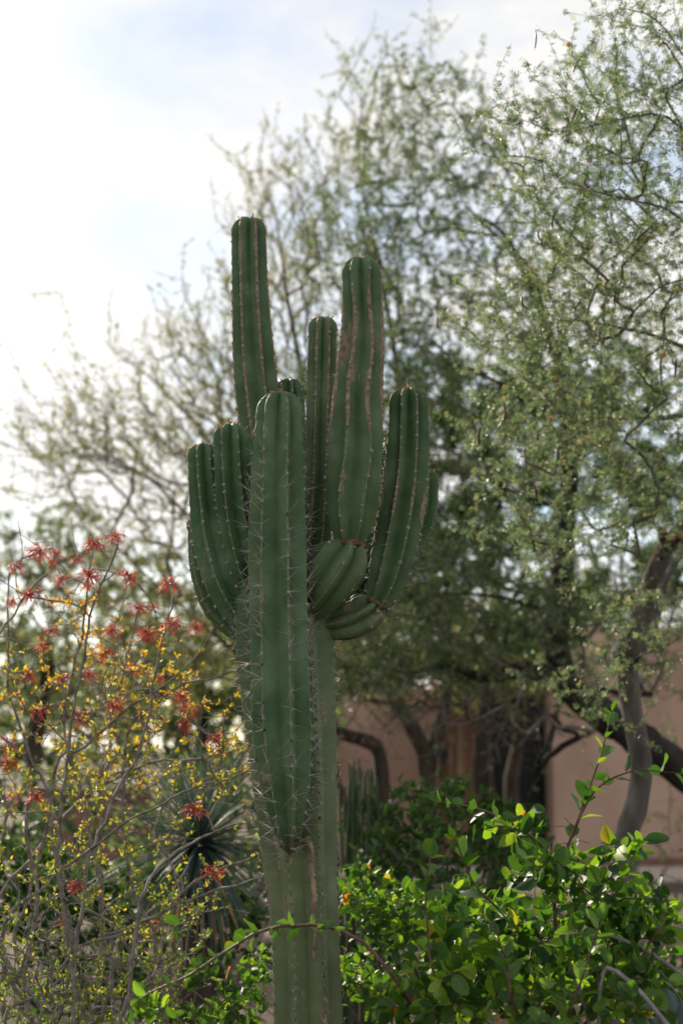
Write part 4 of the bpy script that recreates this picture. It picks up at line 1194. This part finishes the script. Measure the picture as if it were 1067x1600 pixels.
def column(root, name, rows, n, phase, cork=.2, age=0.0, spine=None, base_cork=0.0, wavy=0.0, seed=0, tip=True, label=None, base_close=False, areole_old=0.0, pitch=.040, scar=None, age_fn=None, scab=None, groove=.66):
    """rows: (px, py, depth, width_px) from base to tip"""
    r_ = np.random.default_rng(seed)
    C = np.array([[*P(a, b, d), .5 * w * d / F_PX] for a, b, d, w in rows])
    c = catmull(C, .008)
    pts, R = c[:, :3], np.maximum(c[:, 3], .002)
    seg = np.linalg.norm(np.diff(pts, axis=0), axis=1); S = np.concatenate([[0], np.cumsum(seg)]); T = S[-1]
    if tip:
        Rm = R[np.searchsorted(S, T - .10 if T > .2 else T * .5)]
        h = Rm * 1.15
        q = np.clip((S - (T - h)) / h, 0, 1)
        R = np.where(q > 0, Rm * np.sqrt(np.maximum(1 - q ** 2.6, 0)) + .0015, R)
    if base_close:
        h = .05; q = np.clip(1 - S / h, 0, 1); R = R * np.sqrt(np.maximum(1 - q ** 2 * .95, .03))
    t, A, B = frames(pts, ref=(0, -1, 0))     # A faces the camera, B = t x A
    Bx = -B if B[len(B) // 2][0] < 0 else B
    # cross-section samples
    half = np.array([0, .05, .14, .32, .6, .85, .96])
    full = np.concatenate([half, [1.0], half[:0:-1]])      # rib -> groove -> next rib (excluded)
    K = len(full)
    beta = math.pi / n
    tipf = smooth01((S - (T - .28)) / .24) if tip else np.zeros_like(S)
    g = math.cos(beta) * (groove - .20 * smooth01((S - (T - .14)) / .13) * tipf)
    if base_close: g = g * (1 - .05 * smooth01(1 - S / .1))
    bulge = .045 + .115 * tipf
    cren = .5 + .5 * np.cos(2 * np.pi * S / pitch)
    V = np.zeros((len(S), n * K, 3)); ribA = np.zeros((len(S), n * K)); 
    wob = np.zeros((len(S), n))
    for k in range(n):
        wob[:, k] = r_.uniform(-.03, .03) + wavy * np.sin(S * r_.uniform(14, 20) + r_.uniform(0, 6.28)) + .03 * np.sin(S * r_.uniform(3, 6) + r_.uniform(0, 6))
    rs = np.stack([1 + .02 * np.sin(S * r_.uniform(5, 12) + r_.uniform(0, 6)) for _ in range(n)], 1)
    for k in range(n):
        a0 = phase + 2 * beta * k + wob[:, k]
        a1 = phase + 2 * beta * (k + 1) + wob[:, (k + 1) % n]
        am = .5 * (a0 + a1)
        for m, u in enumerate(full):
            first = m <= K // 2
            ar, rr_ = (a0, rs[:, k]) if first else (a1, rs[:, (k + 1) % n])
            ribr = R * rr_ * (1 + .045 * (cren - .5) * max(0, 1 - u * 3) ** 1.5)
            x0, y0 = ribr * np.cos(ar), ribr * np.sin(ar)
            x1, y1 = R * g * np.cos(am), R * g * np.sin(am)
            ae = ar * (1 - u) + am * u
            bl = bulge * 4 * u * (1 - u) * R - (0.035 * R if u == 0 else (0.006 * R if u == .05 else 0))
            xx = x0 * (1 - u) + x1 * u + bl * np.cos(ae)
            yy = y0 * (1 - u) + y1 * u + bl * np.sin(ae)
            V[:, k * K + m] = pts + xx[:, None] * A + yy[:, None] * Bx
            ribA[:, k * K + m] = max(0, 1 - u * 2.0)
    M = n * K
    i = np.arange(len(S) - 1)[:, None] * M; j = np.arange(M)[None]; j2 = (j + 1) % M
    Fq = np.stack([i + j, i + j2, i + M + j2, i + M + j], -1).reshape(-1, 4)
    Vf = V.reshape(-1, 3)
    nb = len(Vf)
    Vf = np.vstack([Vf, pts[-1] - t[-1] * (.004 if tip else 0), pts[0]])
    e = np.arange(M); top = (len(S) - 1) * M
    F3 = np.vstack([np.stack([top + e, top + (e + 1) % M, np.full(M, nb)], -1), np.stack([e, (e + 1) % M, np.full(M, nb + 1)], -1)])
    cfun = cork if callable(cork) else (lambda u: np.full_like(u, cork))
    ck = ribA * cfun(S / T)[:, None] * .85
    if base_cork: ck = np.maximum(ck, (smooth01(1 - S / base_cork) * .85)[:, None] * (1 - .3 * (1 - ribA)))
    ag = np.broadcast_to((age_fn(S / T) if age_fn else np.full_like(S, age))[:, None], ribA.shape)
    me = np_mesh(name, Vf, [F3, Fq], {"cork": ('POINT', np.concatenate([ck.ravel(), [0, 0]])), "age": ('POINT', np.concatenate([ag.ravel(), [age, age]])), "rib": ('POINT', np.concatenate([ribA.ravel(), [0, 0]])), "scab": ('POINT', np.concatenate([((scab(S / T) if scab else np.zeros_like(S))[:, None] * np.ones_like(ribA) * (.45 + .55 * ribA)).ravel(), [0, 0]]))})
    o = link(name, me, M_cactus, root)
    if label: o["label"] = label
    # areoles and spines
    sb = Buf()
    su = spine or (lambda u: (0.0, 0))
    for k in range(n):
        q = pitch * r_.uniform(.3, .9)
        while q < T - .004:
            ii = int(np.searchsorted(S, q)); ii = min(ii, len(S) - 1)
            p = V[ii, k * K]
            ang = phase + 2 * beta * k + wob[ii, k]
            N_ = math.cos(ang) * A[ii] + math.sin(ang) * Bx[ii]
            if tip and q > T - R.max() * 1.2:
                N_ = norm(N_ + t[ii] * ((q - (T - R.max() * 1.2)) / (R.max() * 1.2)) * 1.2)
            u_ = q / T
            rad = r_.uniform(.0036, .0064) * (1 if q < T - .05 else .75)
            sd = np.cross(N_, t[ii])
            ang6 = np.arange(7) * 2 * np.pi / 7
            ring0 = p - N_ * .002 + (np.cos(ang6)[:, None] * sd * rad + np.sin(ang6)[:, None] * t[ii] * rad * 1.15)
            ring1 = p + N_ * rad * .55 + (np.cos(ang6)[:, None] * sd * rad * .7 + np.sin(ang6)[:, None] * t[ii] * rad * .8)
            VV = np.vstack([ring0, ring1, p + N_ * rad * .85])
            e7 = np.arange(7)
            old = 1 if r_.random() < areole_old else 0
            sb.add(VV, np.stack([e7, (e7 + 1) % 7, 7 + (e7 + 1) % 7, 7 + e7], -1), 0, old)
            sb.add(VV, np.stack([7 + e7, 7 + (e7 + 1) % 7, np.full(7, 14)], -1), 0, old)
            Ls, cnt = su(u_)
            newtip = tip and q > T - .035
            if newtip: Ls, cnt = .014, 6
            for _ in range(int(cnt + r_.integers(0, 2)) if cnt else 0):
                d = norm(N_ * r_.uniform(.25, 1.1) + sd * r_.normal(0, .75) + t[ii] * r_.normal(-.05, .6))
                L = Ls * r_.uniform(.45, 1.25); w = .0011 if not newtip else .0015
                e1 = norm(np.cross(d, [.2, .3, .9])); e2 = np.cross(d, e1)
                b0 = p + N_ * rad * .3
                V3 = [b0 + e1 * w, b0 - e1 * w * .5 + e2 * w * .87, b0 - e1 * w * .5 - e2 * w * .87, b0 + d * L]
                sb.add(V3, [(0, 1, 3), (1, 2, 3), (2, 0, 3)], r_.random(), 3 if newtip else 2)
            q += pitch * r_.uniform(.78, 1.22) * (2 if r_.random() < .05 else 1) * (1 if q < T - .09 else .62)
    so = link("spine_clusters", sb.mesh("spine_cluster", smooth=True), [M_areole, M_areole_old, M_spine, M_spine_new], o)
    so.name = "spine_cluster"; so["kind"] = "stuff"
    return dict(o=o, V=V, S=S, T=T, K=K, n=n, pts=pts, A=A, B=Bx, t=t)

def cactus():
    D = 5.0
    base = P(478, 1600, D); base[2] = 0
    root = thing("columnar_cactus", "tall branching columnar cactus with ribbed green arms and grey spines", "cactus", base)
    gy_ = 1170 + 1.6 * F_PX / D
    deg = math.radians
    tr = column(root, "trunk", [(484, gy_ + 8, D, 112), (482, 1800, D, 106), (480, 1600, D, 106), (476, 1480, D, 106), (469, 1360, D, 116), (460, 1220, D, 136), (449, 1090, D, 152), (442, 990, D, 158), (440, 900, D, 140), (440, 850, D, 110)],
           7, deg(-17), cork=.25, age_fn=lambda u: .9 - .45 * smooth01((u - .55) / .4), spine=lambda u: (.022, 4) if u < .62 else (.036, 4), seed=1, groove=.84, scab=lambda u: .35 * (1 - u), areole_old=.85, tip=True, pitch=.034)
    # dry scars running down the trunk below the front arm
    V, S, K = tr["V"], tr["S"], tr["K"]
    M = V.shape[1]
    def scar(path_px, w0):
        vv = V.reshape(-1, 3); px, py, dep = project(vv); front = dep < np.median(dep) + .0
        P2 = np.stack([px, py], -1)
        rows = []
        pp = np.array(path_px, float); seg = np.concatenate([[0], np.cumsum(np.linalg.norm(np.diff(pp[:, :2], axis=0), axis=1))])
        for q in np.arange(0, seg[-1], 2.0):
            x = np.interp(q, seg, pp[:, 0]) + random.gauss(0, .6); y = np.interp(q, seg, pp[:, 1]); w = np.interp(q, seg, pp[:, 2]) * random.uniform(.8, 1.7)
            row = []
            for k, f in enumerate((-.5, -.25, 0, .25, .5)):
                j = np.where(front)[0]; d2 = (P2[j, 0] - (x + f * w)) ** 2 + (P2[j, 1] - y) ** 2
                near = j[np.argsort(d2)[:4]]
                dd = vv[near][:, 1].mean()
                row.append(P(x + f * w, y, dd - (.004 if abs(f) < .4 else -.001)))
            rows.append(row)
        rows = np.array(rows); m = len(rows)
        f = [(5 * a + b, 5 * a + b + 1, 5 * a + b + 6, 5 * a + b + 5) for a in range(m - 1) for b in range(4)]
        bf = Buf(); bf.add(rows.reshape(-1, 3), f)
        link("scar", bf.mesh("scar"), M_scar, tr["o"])
    scar([(478, 1306, 9), (486, 1325, 8), (487, 1360, 9), (492, 1400, 8), (488, 1430, 7), (492, 1455, 5), (490, 1500, 3)], 1)
    scar([(478, 1420, 2), (486, 1435, 4), (489, 1450, 5)], 1)
    scar([(430, 1305, 6), (436, 1330, 4), (437, 1360, 2)], 1)
    scar([(445, 1395, 2), (446, 1420, 5), (446, 1440, 3)], 1)
    scar([(500, 1585, 3), (508, 1600, 4), (512, 1550, 2)], 1)
    sp_f = lambda u: (.060, 5) if u < .80 else ((.040, 4) if u < .87 else (.012, 2))
    # front arm
    column(root, "arm", [(453, 1334, 4.885, 6), (452, 1322, 4.865, 26), (451, 1298, 4.845, 45), (449, 1258, 4.825, 65), (446, 1208, 4.815, 83), (442, 1140, 4.815, 96), (438, 1000, 4.82, 98), (435, 850, 4.82, 95), (436, 720, 4.82, 86), (438, 655, 4.82, 76), (439, 611, 4.82, 70)],
           7, deg(-34), cork=.12, age=.12, spine=sp_f, seed=2, groove=.70, base_cork=.035, areole_old=.12)
    def collar(px, py, d, r_px, h_px, ax, parent_o):
        c = P(px, py, d); R_ = r_px * d / F_PX; h = h_px * d / F_PX
        ax = norm(ax); e1 = norm(np.cross(ax, [0.1, 1, .1])); e2 = np.cross(ax, e1)
        bf = Buf(); m, w = 40, 8
        a = np.linspace(0, 2 * np.pi, m, endpoint=False)
        nz = rng.normal(0, .3, (m, w)); nz2 = rng.normal(0, .5, m)
        Vc = []
        for i in range(m):
            for k in range(w):
                b = 2 * np.pi * k / w
                rr = R_ + h * .55 * math.cos(b) * (1 + nz[i, k]) + h * .25 * nz2[i]
                Vc.append(c + (e1 * math.cos(a[i]) + e2 * math.sin(a[i])) * rr + ax * (h * math.sin(b) * (1 + nz[i, k]) + h * .5 * nz2[i]))
        f = [(i * w + k, i * w + (k + 1) % w, ((i + 1) % m) * w + (k + 1) % w, ((i + 1) % m) * w + k) for i in range(m) for k in range(w)]
        bf.add(Vc, f)
        for _ in range(60):
            t_ = random.uniform(0, 6.28); q = c + (e1 * math.cos(t_) + e2 * math.sin(t_)) * R_ * random.uniform(.9, 1.15) + ax * random.uniform(-1, 1) * h
            dd = norm(rng.standard_normal(3)); e = norm(np.cross(dd, [.3, .2, .9])) * .0009
            L = random.uniform(.01, .03)
            bf.add([q + e, q - e, q + dd * L, q + dd * L + e * .3], [(0, 1, 2, 3)])
        link("corky_collar", bf.mesh("corky_collar"), M_collar, parent_o)
    small = lambda u: (.016, 3) if u < .9 else (.009, 3)
    mid = lambda u: (.012, 2)
    # tall left column
    column(root, "arm", [(440, 900, 5.06, 74), (425, 760, 5.09, 76), (408, 660, 5.10, 73), (399, 580, 5.10, 71), (393, 490, 5.10, 65), (390, 410, 5.10, 60), (389, 339, 5.10, 56)], 7, deg(-26), cork=1.05, age=.15, spine=mid, seed=3, pitch=.036)
    # small column behind the front arm's tip
    column(root, "arm", [(455, 860, 5.15, 50), (455, 750, 5.17, 50), (454, 660, 5.18, 50), (453, 620, 5.18, 47), (453, 591, 5.18, 44)], 8, deg(10), cork=.1, spine=small, seed=4)
    # slim column behind the big right one
    column(root, "arm", [(470, 960, 5.05, 50), (490, 860, 5.08, 52), (498, 760, 5.10, 52), (501, 660, 5.10, 51), (503, 570, 5.10, 49), (505, 494, 5.10, 45)], 7, deg(-24), cork=1.3, age=.35, spine=mid, seed=5, pitch=.034)
    # big right-hand column and the swollen segment it grew from
    column(root, "arm", [(540, 866, 4.87, 36), (545, 845, 4.87, 52), (549, 812, 4.87, 78), (552, 760, 4.87, 93), (555, 690, 4.87, 92), (561, 610, 4.88, 82), (565, 530, 4.88, 74), (565, 460, 4.88, 66), (564, 401, 4.88, 60)], 7, deg(-25), cork=lambda u: .3 + 1.35 * smooth01((u - .3) / .25) * (1 - .85 * smooth01((u - .8) / .12)), age=.22, spine=lambda u: (.010, 2), seed=6, base_cork=.07, wavy=.10, scab=lambda u: np.exp(-((u - .6) / .16) ** 2))
    collar(545, 850, 4.87, 23, 4, (.1, 0, 1), root)
    collar(589, 944, 4.972, 20, 3.5, (.45, 0, 1), root)
    collar(497, 972, 5.02, 24, 6, (1, -.1, .1), root)
    collar(452, 1318, 4.868, 13, 4, (0, -.2, 1), root)
    collar(452, 1308, 4.858, 17, 2.5, (0, -.2, 1), root)
    column(root, "arm", [(470, 972, 4.97, 40), (486, 945, 4.93, 66), (505, 918, 4.89, 88), (525, 888, 4.87, 92), (540, 862, 4.87, 80), (546, 842, 4.87, 60)], 7, deg(8), cork=.15, age=.45, spine=lambda u: (.012, 2), seed=7, groove=.76, base_close=True)
    # right column and its lower segment
    column(root, "arm", [(578, 962, 4.97, 30), (588, 944, 4.97, 46), (603, 908, 4.97, 66), (618, 850, 4.97, 78), (630, 780, 4.97, 79), (636, 715, 4.97, 74), (638, 655, 4.97, 66), (638, 605, 4.97, 60)], 8, deg(-22), cork=lambda u: .12 + .7 * 1.3 * np.exp(-((u - .52) / .14) ** 2), age=.15, spine=small, seed=8, base_cork=.05, scab=lambda u: 1.1 * np.exp(-((u - .47) / .12) ** 2))
    column(root, "arm", [(480, 968, 5.03, 40), (510, 975, 5.01, 50), (545, 968, 4.99, 64), (572, 955, 4.98, 58), (592, 940, 4.98, 40)], 7, deg(12), cork=.35, age=.6, spine=lambda u: (.010, 1), seed=9, groove=.78, base_cork=.07, scab=lambda u: np.full_like(u, .8))
    # columns half hidden behind the right one
    column(root, "arm", [(560, 950, 5.12, 44), (605, 900, 5.14, 52), (640, 850, 5.16, 54), (658, 800, 5.16, 52), (663, 765, 5.16, 48), (664, 732, 5.16, 42)], 7, deg(5), cork=.1, spine=small, seed=10)
    column(root, "arm", [(540, 930, 5.10, 40), (570, 880, 5.12, 50), (592, 820, 5.14, 54), (602, 760, 5.14, 50), (604, 720, 5.14, 44), (604, 690, 5.14, 40)], 7, deg(-15), cork=.2, spine=mid, seed=11)
    # left cluster
    column(root, "arm", [(415, 960, 4.96, 44), (392, 900, 4.94, 58), (377, 840, 4.93, 64), (368, 780, 4.93, 64), (363, 720, 4.93, 58), (361, 661, 4.93, 54)], 7, deg(-28), cork=.12, spine=small, seed=12)
    column(root, "arm", [(425, 1005, 5.0, 40), (385, 968, 4.99, 54), (352, 915, 4.98, 63), (333, 850, 4.98, 63), (323, 780, 4.98, 56), (318, 730, 4.98, 49), (317, 692, 4.98, 44)], 7, deg(-20), cork=.12, spine=small, seed=13)
    column(root, "arm", [(425, 1000, 5.06, 40), (385, 980, 5.06, 58), (348, 945, 5.06, 64), (327, 895, 5.07, 58), (318, 850, 5.08, 48), (314, 800, 5.08, 40)], 7, deg(-45), cork=.25, age=.35, spine=small, seed=14)
cactus()
